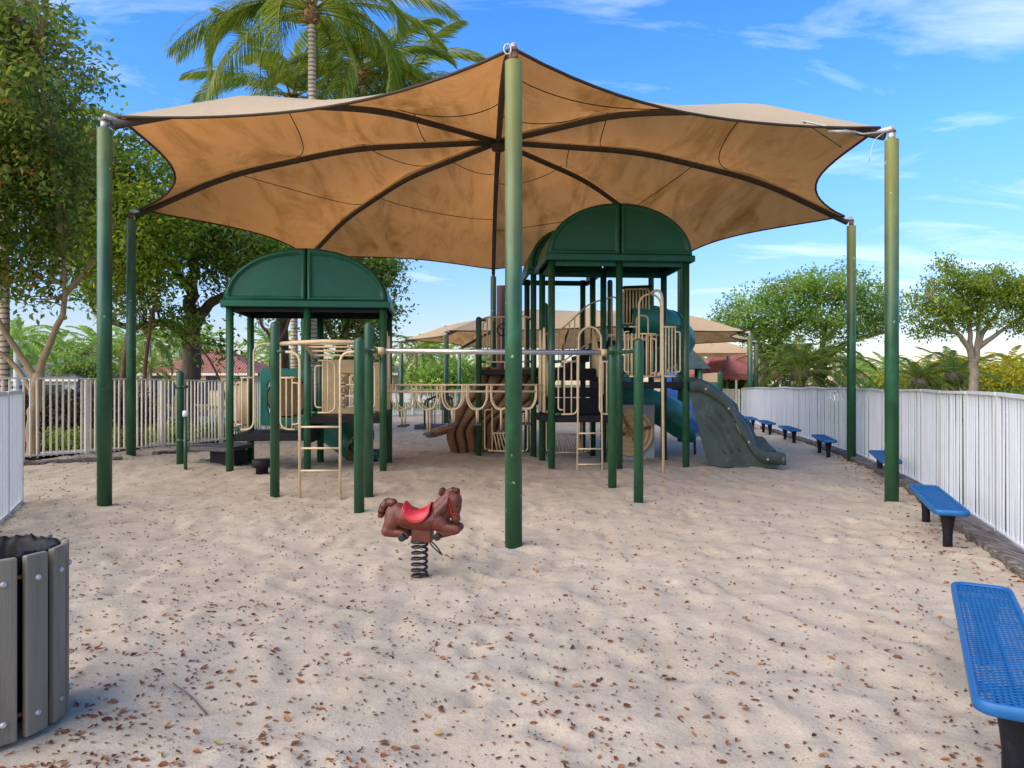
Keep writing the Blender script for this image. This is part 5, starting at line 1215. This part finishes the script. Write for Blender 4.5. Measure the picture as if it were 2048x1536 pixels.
def palm(label, base, H, nf, L, m, seed, trunk_r=.15, lean=(0, 0), nl=46, ll=.75, up=(.2, 1.1), droop=(1.3, 2.3), wid=.045, simple=False, name='palm_tree', group=None, trunkmat='palmtrunk', dirs=None, crown_r=None):
    rg = random.Random(seed); root = thing(name, label, 'palm', base, group)
    tr = MB(); P = bez([V3(base), V3(base) + V3((lean[0] * .3, lean[1] * .3, H * .45)), V3(base) + V3((lean[0], lean[1], H))], 24)
    n = len(P); tr.tube(P, [trunk_r * (1.35 - .5 * min(1, i / n * 4)) * (1 - .18 * i / n) * (1 + .05 * (i % 2)) for i in range(n)], 14); tr.build('trunk', mt[trunkmat], root)
    top = P[-1]
    if not simple:
        fb_ = MB()
        for k in range(26):
            a = rg.uniform(0, 2 * PI); h = rg.uniform(-.35, .25); d = V3((math.cos(a), math.sin(a), rg.uniform(.1, .9))).normalized(); p0 = top + V3((0, 0, h)) + d * trunk_r * .5
            fb_.tube([p0, p0 + d * .14, p0 + d * rg.uniform(.2, .38) + V3((0, 0, -.06))], [.07, .055, .012], 6)
        blob(fb_, top + V3((0, 0, -.02)), (trunk_r * 1.5, trunk_r * 1.5, .34), 10); fb_.build('boot', mt['palmfib'] if trunkmat == 'palmtrunk' else mt[trunkmat], root)
    protos = [frond_mesh(L * rg.uniform(.9, 1.08), nl, ll, droop[0] + (droop[1] - droop[0]) * ((k * 2 + 1) % 4) / 3, seed * 10 + k, m, 0, wid) for k in range(4)]
    for k in range(nf):
        if dirs: az, el = dirs[k % len(dirs)]
        else: az = k * 2.399 + rg.uniform(-.2, .2); el = up[0] + (up[1] - up[0]) * (k / nf) + rg.uniform(-.1, .1)
        pr = protos[k % 4]; f = pr if k < 4 else pr.copy()
        if k >= 4: C.objects.link(f)
        f.parent = root; f.location = top - V3(base) + V3((0, 0, .08)); f.rotation_euler = (rg.uniform(-.25, .25), -el, az); f['_w'] = tuple(base)
    return root
if True:
    palm('tall coconut palm with a ringed trunk rising behind the main canopy', (-6.15, 22.3, -.1), 13.1, 22, 4.6, LM['palm'], 3, .165, (-.05, 0), 58, 1.0, (-.55, .95), (.75, 2.2), .042,
         dirs=[(math.radians(a), e) for a, e in ((178, .28), (196, .30), (2, .35), (-14, .12), (170, -.10), (150, .35), (28, .10), (50, .5), (205, -.30), (100, .6), (140, .75), (-20, -.45), (235, .5), (275, .6), (310, .5), (85, .2), (12, .65), (260, .1), (188, .7), (340, .5))])
    palm('shorter leafy coconut palm behind the tall one, right of its trunk', (-5.6, 26.5, -.2), 13.0, 26, 4.3, LM['palm'], 4, .16, (.15, 0), 42, .95, (-.5, 1.3), (.8, 1.9), .065)
    palm('short coconut palm behind the tall one, rightmost of the four', (-5.7, 28.0, -.2), 13.0, 22, 4.2, LM['palm'], 16, .16, (1.3, 0), 42, .95, (-.5, 1.3), (.8, 1.8), .065)
    palm('shorter coconut palm behind the tall one, left of its trunk', (-8.3, 27.5, -.2), 12.5, 22, 4.0, LM['palm'], 5, .16, (-.1, 0), 42, .95, (-.5, 1.3), (.8, 1.8), .065)
    palm('palm with a grey trunk standing at the left edge of the photo', (-12.0, 17.0, 0), 7.4, 13, 3.2, LM['palm'], 6, .15, (0, 0), 40, .8, (-.3, 1.2), (1, 1.9), .045)
    # small date palms with fat dark trunks
    palm('date palm with a dark stubby trunk right of the right front canopy post', (19.3, 34, -.2), 1.75, 26, 2.1, LM['dpalm'], 7, .28, (0, 0), 34, .42, (-.35, 1.35), (.7, 1.5), .03, trunkmat='bark')
    palm('date palm with a dark stubby trunk beside the pale trunk of the round tree', (20.9, 34, -.2), 2.0, 26, 2.1, LM['dpalm'], 8, .28, (0, 0), 34, .42, (-.35, 1.35), (.7, 1.5), .03, trunkmat='bark')
    palm('broad date palm with drooping fronds under the big right oak', (14.6, 36.5, -.2), 2.2, 34, 3.5, LM['dpalm'], 9, .3, (0, 0), 46, .5, (-.2, 1.35), (1.0, 1.9), .035, trunkmat='bark')
    palm('second drooping date palm under the big right oak, beside the right back canopy post', (16.3, 38.0, -.2), 2.4, 30, 3.6, LM['dpalm'], 10, .3, (0, 0), 46, .5, (-.2, 1.35), (1.0, 1.9), .035, trunkmat='bark')
    palm('small yellowing palm behind the lake seen left of the far canopy', (-7.3, 54, -.2), 4.3, 18, 2.9, LM['palm'], 12, .2, (.1, 0), 26, .6, (-.5, 1.2), (.9, 1.8), .07, simple=True)
    palm('small palm in front of the two storey house', (-24.6, 49, -.2), 2.6, 16, 2.0, LM['palm'], 13, .14, (0, 0), 22, .5, (-.2, 1.2), (.9, 1.7), .07, simple=True)
    palm('white trunked palm at the far left behind the grey roof', (-27.5, 40, -.2), 4.2, 16, 3.0, LM['far'], 14, .22, (0, 0), 24, .6, (-.4, 1.2), (.9, 1.8), .08, simple=True, trunkmat='white')
    palm('pale trunked palm left of the two storey house roof', (-27.2, 54, -.2), 5.0, 16, 3.0, LM['palm'], 15, .2, (0, 0), 24, .6, (-.4, 1.2), (.9, 1.8), .08, simple=True)
# far palms, seen as small yellow green tufts: one crown shape, many trees
def far_palm_proto(name, m, seed, L=2.6, H=4.0):
    root = thing(name, '', 'palm'); MB().tube([(0, 0, -.3), (.05, 0, H * .5), (0, 0, H)], [.16, .12, .1], 8).build('trunk', mt['palmtrunk'], root)
    rg = random.Random(seed); Vs = []; Qs = []; T = []; o = 0
    for k in range(22):
        f = frond_mesh(L * rg.uniform(.85, 1.1), 15, .62, rg.uniform(.9, 1.8), seed * 50 + k, m, 0, .10); me = f.data
        v = np.zeros(len(me.vertices) * 3, np.float32); me.vertices.foreach_get('co', v); v = v.reshape(-1, 3); q = np.zeros(len(me.loops), np.int32); me.loops.foreach_get('vertex_index', q); t = np.zeros(len(me.polygons), np.float32); me.attributes['tint'].data.foreach_get('value', t)
        R = np.array((Matrix.Rotation(k * 2.399, 3, 'Z') @ Matrix.Rotation(-(-.35 + 1.6 * k / 22), 3, 'Y')))
        Vs.append(v @ R.T + [0, 0, H]); Qs.append(q.reshape(-1, 4) + o); T.append(t); o += len(v); bpy.data.objects.remove(f); bpy.data.meshes.remove(me)
    npmesh('crown', np.concatenate(Vs), np.concatenate(Qs), m, root, np.concatenate(T)); return root
fpY = far_palm_proto('palm_tree', LM['yel'], 71, 2.7, 4.0); fpG = far_palm_proto('palm_tree', LM['far'], 72, 2.9, 4.2)
rg = random.Random(9)
far = []
for i in range(26):
    px_ = 1775 + i * 12 + rg.uniform(-5, 5); d = rg.uniform(52, 66); far.append((fpY if rg.random() < .8 else fpG, X(px_, d), d, rg.uniform(.52, .78) * (.8 if px_ < 1850 else 1), 'yellow green palm in the sunlit row beyond the right fence', 'sunlit palms beyond the right fence'))
for i in range(26):
    px_ = rg.uniform(-80, 560); d = rg.uniform(78, 98); far.append((fpG, X(px_, d), d, rg.uniform(.95, 1.6), 'green palm in the background row across the lake at the left', 'palms across the lake at the left'))
for i in range(12):
    px_ = rg.uniform(560, 1060); d = rg.uniform(66, 90); far.append((fpG, X(px_, d), d, rg.uniform(.75, 1.2), 'palm in the background across the lake behind the towers', 'palms across the lake behind the towers'))
for i in range(9):
    px_ = rg.uniform(1690, 1800); d = rg.uniform(70, 90); far.append((fpG, X(px_, d), d, rg.uniform(.7, 1.0), 'green palm in the background between the two right canopy posts', 'palms between the right canopy posts'))
used = set()
for src, x, y, s, lab, grp in far:
    o = src if id(src) not in used else copy_tree(src); used.add(id(src))
    o.location = (x, y, -.2); o.scale = (s, s, s * rg.uniform(.9, 1.1)); o.rotation_euler.z = rg.uniform(0, 6); o['label'] = lab; o['group'] = grp
# far broadleaf trees
def far_tree(label, px_, d, ztop, w, m, seed, zlow=None):
    x = X(px_, d); zl = .2 if zlow is None else zlow; h = (ztop - zl)
    bl = [(x, d, zl + h * .5, w * .5, w * .45, h * .5)] + [(x + random.Random(seed + k).uniform(-.5, .5) * w, d + random.Random(seed + k + 50).uniform(-.3, .3) * w, zl + h * random.Random(seed + k + 90).uniform(.3, .8), w * .28, w * .28, h * .25) for k in range(6)]
    tree('tree', label, (x, d, 0), [([V3((x, d, -.3)), V3((x, d, zl + h * .3)), V3((x + .1, d, zl + h * .7))], .2, .07)], bl, 170, 26, .30, m, mt['bark'], .36, seed, .2)
far_tree('dense green tree on the far lake bank left of the brown climber', 885, 52, 3.6, 4.4, LM['far'], 81)
far_tree('green tree on the far lake bank behind the steel glide rail', 940, 58, 3.2, 4.6, LM['oak'], 82)
far_tree('round green tree right of the two storey house', 600, 60, 4.2, 4, LM['far'], 83)
far_tree('green tree left of the two storey house', 185, 52, 3.0, 3.2, LM['oak'], 84)
far_tree('small green tree under the maroon awning', 1480, 54, 1.9, 2.6, LM['oak'], 85)
far_tree('pale flowering tree by the house at the far right', 2010, 50, 2.3, 3.0, LM['yel'], 86)
far_tree('dark green tree behind the big right oak', 1600, 56, 4.6, 8, LM['oak'], 87)
far_tree('dark green tree behind the awning', 1440, 62, 4.2, 7, LM['oak'], 88)
far_tree('green tree low behind the right front canopy post', 1790, 62, 2.6, 4.5, LM['far'], 89)
far_tree('green shrub like tree at the far left edge', 30, 60, 5.2, 8, LM['far'], 90)
far_tree('tall green tree between the left canopy posts, across the lake', 160, 66, 6.0, 8, LM['oak'], 92)
for k, (px_, d, m) in enumerate(((1835, 47, 'yel'), (1900, 48, 'yel'), (1960, 50, 'far'))):
    shrub(['yellow shrub behind the date palms beyond the right fence', 'yellow green shrub behind the round tree trunk', 'green shrub beyond the fence at the far right'][k], [(X(px_, d), d, .35, 1.5, .9, .55), (X(px_, d) + 1, d, .3, 1.1, .8, .45)], 90, 28, .13, LM[m], 95 + k, .18)

# ------------------------------------------------------------------ houses
def tilemat(name, a, b):
    m = M(name, a, .8, .25, 2.0, .0, dirt=(b, .5, 5)); nt = m.node_tree; N = nt.nodes; L = nt.links
    tc = N.new('ShaderNodeTexCoord'); w = N.new('ShaderNodeTexWave'); w.inputs['Scale'].default_value = 1.3; w.bands_direction = 'X'; L.new(tc.outputs['Object'], w.inputs[0])
    w2 = N.new('ShaderNodeTexWave'); w2.inputs['Scale'].default_value = 2.2; w2.bands_direction = 'Z'; w2.wave_profile = 'SAW'; L.new(tc.outputs['Object'], w2.inputs[0])
    ad = N.new('ShaderNodeMath'); L.new(w.outputs['Fac'], ad.inputs[0]); L.new(w2.outputs['Fac'], ad.inputs[1])
    bp = N.new('ShaderNodeBump'); bp.inputs['Distance'].default_value = .12; bp.inputs['Strength'].default_value = .9; L.new(ad.outputs[0], bp.inputs['Height']); L.new(bp.outputs[0], N['Principled BSDF'].inputs['Normal']); return m
TR_ = tilemat('red_tile', (.30, .10, .065), (.42, .24, .17)); TG_ = tilemat('grey_tile', (.13, .135, .15), (.2, .2, .21)); TP_ = tilemat('coral_tile', (.46, .17, .115), (.5, .28, .2))
WY = M('yellow_stucco', (.66, .52, .27), .9, .06, 2, .1, 30); WW = M('white_stucco', (.72, .70, .66), .9, .06, 2, .1, 30); WP = M('pink_stucco', (.62, .40, .28), .9, .06, 2, .1, 30)
GL = M('window_glass', (.03, .04, .055), .12, .3, 2); FRM = mt['white']
def house(label, x0, x1, y, dep, ze, zr, wall, roof, wins, zb=-.3, lower=None):
    root = thing('house', label, 'house', ((x0 + x1) / 2, y, 0))
    MB().box(((x0 + x1) / 2, y + dep / 2, (ze + zb) / 2), (x1 - x0, dep, ze - zb)).build('wall', wall, root)
    o = .55; hip = min(dep, x1 - x0) * .5; f = MB()
    q = [(x0 - o, y - o, ze - .05), (x1 + o, y - o, ze - .05), (x1 + o, y + dep + o, ze - .05), (x0 - o, y + dep + o, ze - .05), (x0 + hip, y + dep / 2, zr), (x1 - hip, y + dep / 2, zr)]
    f.add(q, [(0, 1, 5, 4), (1, 2, 5), (2, 3, 4, 5), (3, 0, 4), (3, 2, 1, 0)]); f.build('roof', roof, root)
    fa = MB(); fa.box(((x0 + x1) / 2, y - o - .03, ze - .12), (x1 - x0 + 2 * o, .05, .2)); fa.build('fascia', mt['cream'], root)
    for cx_, cz, w, h in wins:
        wi = MB(); wi.box((cx_, y - .04, cz), (w + .16, .07, h + .16)); wo = wi.build('window', FRM, root)
        pn = MB()
        pn.box((cx_ - w / 4, y - .09, cz), (w / 2 - .04, .05, h)); pn.box((cx_ + w / 4, y - .09, cz), (w / 2 - .04, .05, h)); pn.build('pane', GL, wo)
    if lower:
        (a, b_, zt) = lower; lw = MB(); lw.box(((a + b_) / 2, y - 1.6, (zt + zb) / 2), (b_ - a, 3.2, zt - zb)); lw.build('veranda', wall, root)
        for k in range(int((b_ - a) / 2.2)):
            cx_ = a + 1.1 + k * 2.2; dd = MB(); dd.box((cx_, y - 3.23, .75), (1.5, .06, 1.9)); dd.build('window', GL, root)
    return root
h2 = 66; hx = lambda px_: X(px_, h2)
house('yellow two storey house with red tiled hip roof across the lake', hx(292), hx(508), h2, 9, 2.55, 5.0, WY, TR_, [(hx(320), 1.6, 1.7, 1.3), (hx(424), 1.6, 1.1, 1.3), (hx(487), 1.6, 1.5, 1.3)], -.6, (hx(310), hx(500), .55))
h1 = 50; hx = lambda px_: X(px_, h1)
house('white house with grey tiled roof at the far left', hx(-40), hx(150), h1, 8, 1.95, 3.4, WW, TG_, [(hx(50), 1.0, 1.6, 1.0), (hx(105), 1.0, 1.4, 1.0)])
h4 = 70; hx = lambda px_: X(px_, h4)
house('long low house with coral roof across the lake, left of the brown climber', hx(805), hx(950), h4, 8, .6, 2.5, WW, TP_, [(hx(850), -.1, 1.5, .9), (hx(900), -.1, 1.5, .9)], -1)
house('yellow house end with pale roof just right of the left tower', hx(735), hx(793), h4 - 2, 8, 2.6, 3.9, WY, tilemat('beige_tile', (.42, .33, .25), (.3, .25, .2)), [(hx(765), 1.3, 1.4, 1.2)], -1)
h5 = 58; hx = lambda px_: X(px_, h5)
house('pink house with a window beyond the green playhouse roof', hx(1355), hx(1475), h5 + 4, 8, 2.3, 3.6, WP, TR_, [(hx(1392), 1.35, .8, 1.1), (hx(1440), 1.35, .8, 1.1)])
h6 = 72; hx = lambda px_: X(px_, h6)
house('low house with orange tiled roof between the two right canopy posts', hx(1725), hx(1800), h6, 8, 1.6, 2.9, WW, TP_, [(hx(1745), 1.0, 1.2, .8)])
house('low brown roofed house in front of the orange roof', hx(1718), hx(1785), h6 - 10, 6, .9, 1.85, WW, TR_, [], -.5)
house('white house with brown roof behind the round tree trunk', hx(1880), hx(1975), h6 - 4, 8, 1.5, 2.6, WW, TR_, [(hx(1900), 1.0, 1.4, .9), (hx(1930), 1.0, 1.4, .9)])
house('white house at the right edge of the photo', hx(2010), hx(2110), h6 - 8, 8, 2.0, 3.1, WW, TP_, [(hx(2030), 1.2, 1.6, 1.0), (hx(2060), 1.2, 1.6, 1.0)])
bw = thing('garden_wall', 'white balustrade wall on the far lake bank', 'wall', (-9, 67, 0))
wl = MB(); wl.box((-14, 67, .05), (48, .25, 1.3)); wl.build('wall', WW, bw)
cpg = MB()
for k in range(60): cpg.box((-37.6 + k * .8, 67, .78), (.12, .12, .2))
cpg.bar((-38, 67, .92), (10, 67, .92), .2, .08); cpg.build('balustrade', mt['white'], bw)
hg = thing('hedge', 'long clipped hedge across the lawn beyond the right fence', 'hedge', (26, 42, 0))
rngh = np.random.default_rng(5); ch_ = np.stack([rngh.uniform(20, 36, 260), rngh.uniform(40, 42.4, 260), rngh.uniform(0, 1.15, 260)], 1)
V, Q, t = leaf_cloud(ch_, 26, .2, .17, rngh, np.clip(.5 + rngh.normal(size=260) * .2, 0, 1)); npmesh('foliage', V, Q, LM['oak'], hg, t)

# ------------------------------------------------------------------ fallen leaves
def litter_mesh(name, xy, size, tint, lift=.004):
    n = len(xy); z = sand_z(xy[:, 0], xy[:, 1]) + lift; a = RNG.uniform(0, 2 * PI, n); d = np.stack([np.cos(a), np.sin(a), RNG.normal(0, .22, n)], 1); s = np.stack([-np.sin(a), np.cos(a), RNG.normal(0, .25, n)], 1)
    L = size[:, None]; W = L * RNG.uniform(.16, .30, (n, 1)); c = np.stack([xy[:, 0], xy[:, 1], z], 1); up = np.array([0, 0, 1.])
    k = L * RNG.uniform(.05, .28, (n, 1)); tw = RNG.normal(0, .3, (n, 1))
    V = np.stack([c - d * L * .5 + up * k * .4, c - d * L * .15 + s * W + up * k, c - d * L * .15, c - d * L * .15 - s * W + up * k * (1 - tw), c + d * L * .22 + s * W * .8 + up * k, c + d * L * .22 + up * .001, c + d * L * .22 - s * W * .8 + up * k * (1 + tw), c + d * L * .52 + up * k * .5], 1).reshape(-1, 3)
    V[:, 2] = np.maximum(V[:, 2], np.repeat(z, 8) - .002)
    f = np.array([(0, 1, 2, 2), (0, 2, 3, 3), (1, 4, 5, 2), (2, 5, 6, 3), (4, 7, 5, 5), (5, 7, 6, 6)])
    me = bpy.data.meshes.new(name); fs = []
    tri = [(0, 2, 1), (0, 3, 2), (4, 5, 7), (5, 6, 7)]; quad = [(1, 2, 5, 4), (2, 3, 6, 5)]
    faces = []
    for i in range(n):
        o = i * 8; faces += [tuple(o + j for j in q) for q in tri] + [tuple(o + j for j in q) for q in quad]
    me.from_pydata(V.tolist(), [], faces); me.materials.append(LM['litter']); at = me.attributes.new('tint', 'FLOAT', 'FACE'); at.data.foreach_set('value', np.repeat(tint, 6).astype(np.float32)); me.update()
    o = bpy.data.objects.new(name, me); C.objects.link(o); return o
def scatter(n, ymin, ymax, bias=1.0):
    out = []
    while sum(len(o) for o in out) < n:
        y = ymin * (ymax / ymin) ** RNG.random(4000); x = RNG.uniform(-1, 1, 4000) * (y * .76 + .3)
        dens = .55 + .45 * sstep((.35 - x / y) / .9) ; dens = dens * (.7 + .4 * sstep((vnoise(x, y, .8) - .3) / .45) * (.4 + vnoise(x + 50, y, .25)))
        k = (RNG.random(4000) < dens * .75) & inside(x, y, yard) & (np.hypot(x + 2.40, y - 3.27) > .36); out.append(np.stack([x[k], y[k]], 1))
    return np.concatenate(out)[:n]
big = scatter(2200, 1.9, 19); small = scatter(7500, 1.9, 15)
sb_ = RNG.uniform(.018, .052, len(big)); order = np.argsort(-(sb_ / big[:, 1])); near, rest = order[:300], order[300:]
dr = []
for a, b in list(zip(FL[:7], FL[1:8])) + [((-6.3, 9.3), (-9.3, 12.6))]:      # drifts along the left fence
    for _ in range(90):
        t = RNG.random(); dr.append((a[0] + (b[0] - a[0]) * t + abs(RNG.normal(0, .7)) + .05, a[1] + (b[1] - a[1]) * t - RNG.random() * .3))
for _ in range(420):                                                     # and along the timber edging
    t = RNG.uniform(2, 16); dr.append((float(np.interp(t, [q[1] for q in FR[::-1]], [q[0] for q in FR[::-1]])) - .36 - abs(RNG.normal(0, .25)), t))
dr = np.array(dr); dr = dr[inside(dr[:, 0], dr[:, 1], yard)]
big = np.concatenate([big, dr]); sb_ = np.concatenate([sb_, RNG.uniform(.02, .055, len(dr))]); order = np.argsort(-(sb_ / big[:, 1])); near, rest = order[:300], order[300:]
tb_ = np.clip(RNG.normal(.5, .22, len(big)), 0, 1)
o = litter_mesh('leaf_litter', np.concatenate([big[rest], small]), np.concatenate([sb_[rest], RNG.uniform(.008, .03, len(small))]), np.concatenate([tb_[rest], np.clip(RNG.normal(.22, .2, len(small)), 0, 1)])); o['kind'] = 'stuff'
for i in near:
    p = big[i:i + 1]; o = litter_mesh('fallen_leaf', p, sb_[i:i + 1], tb_[i:i + 1]); z = gz(*p[0])
    o.data.transform(Matrix.Translation((-p[0][0], -p[0][1], -z))); o.location = (p[0][0], p[0][1], z)
    tag(o, 'dry brown leaf lying on the near sand', 'leaf', 'fallen leaves on the near sand')
toy = MB(); tx, ty = -5.75, 13.55; tz = gz(tx, ty)
for k in range(5): blob(toy, (tx + .045 * k - .1, ty + .03 * math.sin(k * 2.2), tz + .012), (.045, .035, .018), 8)
tag(toy.build('plastic_scrap', M('blue_green_plastic', (.06, .22, .20), .5, .6, 14), loc=(tx, ty, tz)), 'small blue and green plastic scrap on the sand before the transfer platform', 'litter')
tw = MB(); x, y = -1.58, 3.55
tw.tube([(x - .16, y + .14, gz(x - .16, y + .14) + .012), (x, y, gz(x, y) + .015), (x + .13, y - .13, gz(x + .13, y - .13) + .012)], [.003, .004, .005], 5)
tag(tw.build('twig', mt['bark'], loc=(x, y, 0)), 'thin dry twig lying on the sand right of the litter bin', 'twig')

# ------------------------------------------------------------------ light, sky, camera
SUN_AZ, SUN_EL = math.radians(236), math.radians(38)          # clockwise from +Y
w = bpy.data.worlds.new('World'); scene.world = w; w.use_nodes = True; nt = w.node_tree; N = nt.nodes; L = nt.links
bg = N['Background']; sky = N.new('ShaderNodeTexSky'); sky.sky_type = 'NISHITA'; sky.sun_disc = False; sky.sun_elevation = SUN_EL; sky.sun_rotation = SUN_AZ; sky.air_density = 1.0; sky.dust_density = .25; sky.ozone_density = 2.5
tc = N.new('ShaderNodeTexCoord'); sp = N.new('ShaderNodeSeparateXYZ'); L.new(tc.outputs['Generated'], sp.inputs[0])
mz = N.new('ShaderNodeMath'); mz.operation = 'MAXIMUM'; mz.inputs[1].default_value = .04; L.new(sp.outputs['Z'], mz.inputs[0])
ad = N.new('ShaderNodeMath'); ad.inputs[1].default_value = .12; L.new(mz.outputs[0], ad.inputs[0])
dx = N.new('ShaderNodeMath'); dx.operation = 'DIVIDE'; L.new(sp.outputs['X'], dx.inputs[0]); L.new(ad.outputs[0], dx.inputs[1])
dy = N.new('ShaderNodeMath'); dy.operation = 'DIVIDE'; L.new(sp.outputs['Y'], dy.inputs[0]); L.new(ad.outputs[0], dy.inputs[1])
cb = N.new('ShaderNodeCombineXYZ'); L.new(dx.outputs[0], cb.inputs[0]); L.new(dy.outputs[0], cb.inputs[1])
mp = N.new('ShaderNodeMapping'); mp.inputs['Location'].default_value = (.35, .2, 0); mp.inputs['Rotation'].default_value = (0, 0, -.5); mp.inputs['Scale'].default_value = (.55, 1.25, 1); L.new(cb.outputs[0], mp.inputs[0])
n1 = N.new('ShaderNodeTexNoise'); n1.inputs['Scale'].default_value = 1.7; n1.inputs['Detail'].default_value = 8; n1.inputs['Roughness'].default_value = .6; n1.inputs['Distortion'].default_value = 1.1; L.new(mp.outputs[0], n1.inputs[0])
ct_ = N.new('ShaderNodeMath'); ct_.operation = 'MULTIPLY_ADD'; ct_.inputs[1].default_value = 1.35; ct_.inputs[2].default_value = -.22; L.new(n1.outputs['Fac'], ct_.inputs[0]); acc = ct_.outputs[0]
for (cx_, cy_, sx_, sy_, am) in ((.50, 1.70, .34, .26, .14), (1.06, 1.60, .24, .18, .24), (1.9, 2.9, .7, .8, .14), (.30, 1.45, .2, .1, .08), (0, -2.6, 2.6, 2.3, .34)):     # thin cloud banks; last one, unseen behind the camera, added to whiten fill light
    m_ = N.new('ShaderNodeMapping'); m_.vector_type = 'POINT'; m_.inputs['Location'].default_value = (-cx_ / sx_, -cy_ / sy_, 0); m_.inputs['Scale'].default_value = (1 / sx_, 1 / sy_, 0); L.new(cb.outputs[0], m_.inputs[0])
    g_ = N.new('ShaderNodeVectorMath'); g_.operation = 'LENGTH'; L.new(m_.outputs[0], g_.inputs[0])
    q_ = N.new('ShaderNodeMapRange'); q_.interpolation_type = 'SMOOTHSTEP'; q_.inputs[1].default_value = 1.6; q_.inputs[2].default_value = 0; q_.inputs[3].default_value = 0; q_.inputs[4].default_value = am; L.new(g_.outputs['Value'], q_.inputs[0])
    s_ = N.new('ShaderNodeMath'); L.new(acc, s_.inputs[0]); L.new(q_.outputs[0], s_.inputs[1]); acc = s_.outputs[0]
r1 = N.new('ShaderNodeValToRGB'); r1.color_ramp.elements[0].position = .52; r1.color_ramp.elements[1].position = .88; r1.color_ramp.elements[1].color = (.6, .6, .6, 1); L.new(acc, r1.inputs[0])
mx = N.new('ShaderNodeMix'); mx.data_type = 'RGBA'; mx.inputs[7].default_value = (4.6, 4.9, 5.3, 1); L.new(r1.outputs[0], mx.inputs[0])
tint = N.new('ShaderNodeMix'); tint.data_type = 'RGBA'; tint.blend_type = 'MULTIPLY'; tint.inputs[0].default_value = 1; ht_ = N.new('ShaderNodeMapRange'); ht_.interpolation_type = 'SMOOTHSTEP'; ht_.inputs[1].default_value = 0; ht_.inputs[2].default_value = .34; L.new(sp.outputs['Z'], ht_.inputs[0])
hc_ = N.new('ShaderNodeMix'); hc_.data_type = 'RGBA'; hc_.inputs[6].default_value = (1.14, .97, 1.10, 1); hc_.inputs[7].default_value = (1.06, .91, 1.06, 1); L.new(ht_.outputs[0], hc_.inputs[0]); L.new(hc_.outputs[2], tint.inputs[7])
hz_ = N.new('ShaderNodeMapRange'); hz_.inputs[1].default_value = 0; hz_.inputs[2].default_value = .30; hz_.inputs[3].default_value = .36; hz_.inputs[4].default_value = 1.0; L.new(sp.outputs['Z'], hz_.inputs[0])   # sky colour scaled down towards the horizon
hs_ = N.new('ShaderNodeHueSaturation'); hs_.inputs['Saturation'].default_value = 1.35; L.new(sky.outputs[0], hs_.inputs['Color']); L.new(hz_.outputs[0], hs_.inputs['Value']); L.new(hs_.outputs[0], tint.inputs[6])
L.new(tint.outputs[2], mx.inputs[6]); L.new(mx.outputs[2], bg.inputs[0]); bg.inputs[1].default_value = .15
sl = bpy.data.lights.new('sun', 'SUN'); sl.energy = 2.6; sl.angle = math.radians(80); sl.color = (1, .86, .66)
so = bpy.data.objects.new('sun', sl); C.objects.link(so)
sd = Vector((math.sin(SUN_AZ) * math.cos(SUN_EL), math.cos(SUN_AZ) * math.cos(SUN_EL), math.sin(SUN_EL))); so.rotation_euler = sd.to_track_quat('Z', 'Y').to_euler(); so.location = sd * 60
cam = bpy.data.cameras.new('camera'); co = bpy.data.objects.new('camera', cam); C.objects.link(co); co.location = (0, 0, EYE); co.rotation_euler = (PI / 2, 0, 0)
cam.sensor_width = 36; cam.lens = 36 * F / 2048; cam.clip_start = .05; cam.clip_end = 5000; scene.camera = co
vs = scene.view_settings; vs.view_transform = 'Standard'; vs.look = 'None'; vs.exposure = 1.0; vs.gamma = 1
scene.cycles.max_bounces = 8; scene.cycles.use_denoising = True; scene.cycles.transparent_max_bounces = 8
for o in bpy.data.objects:
    if '_w' in o: del o['_w']
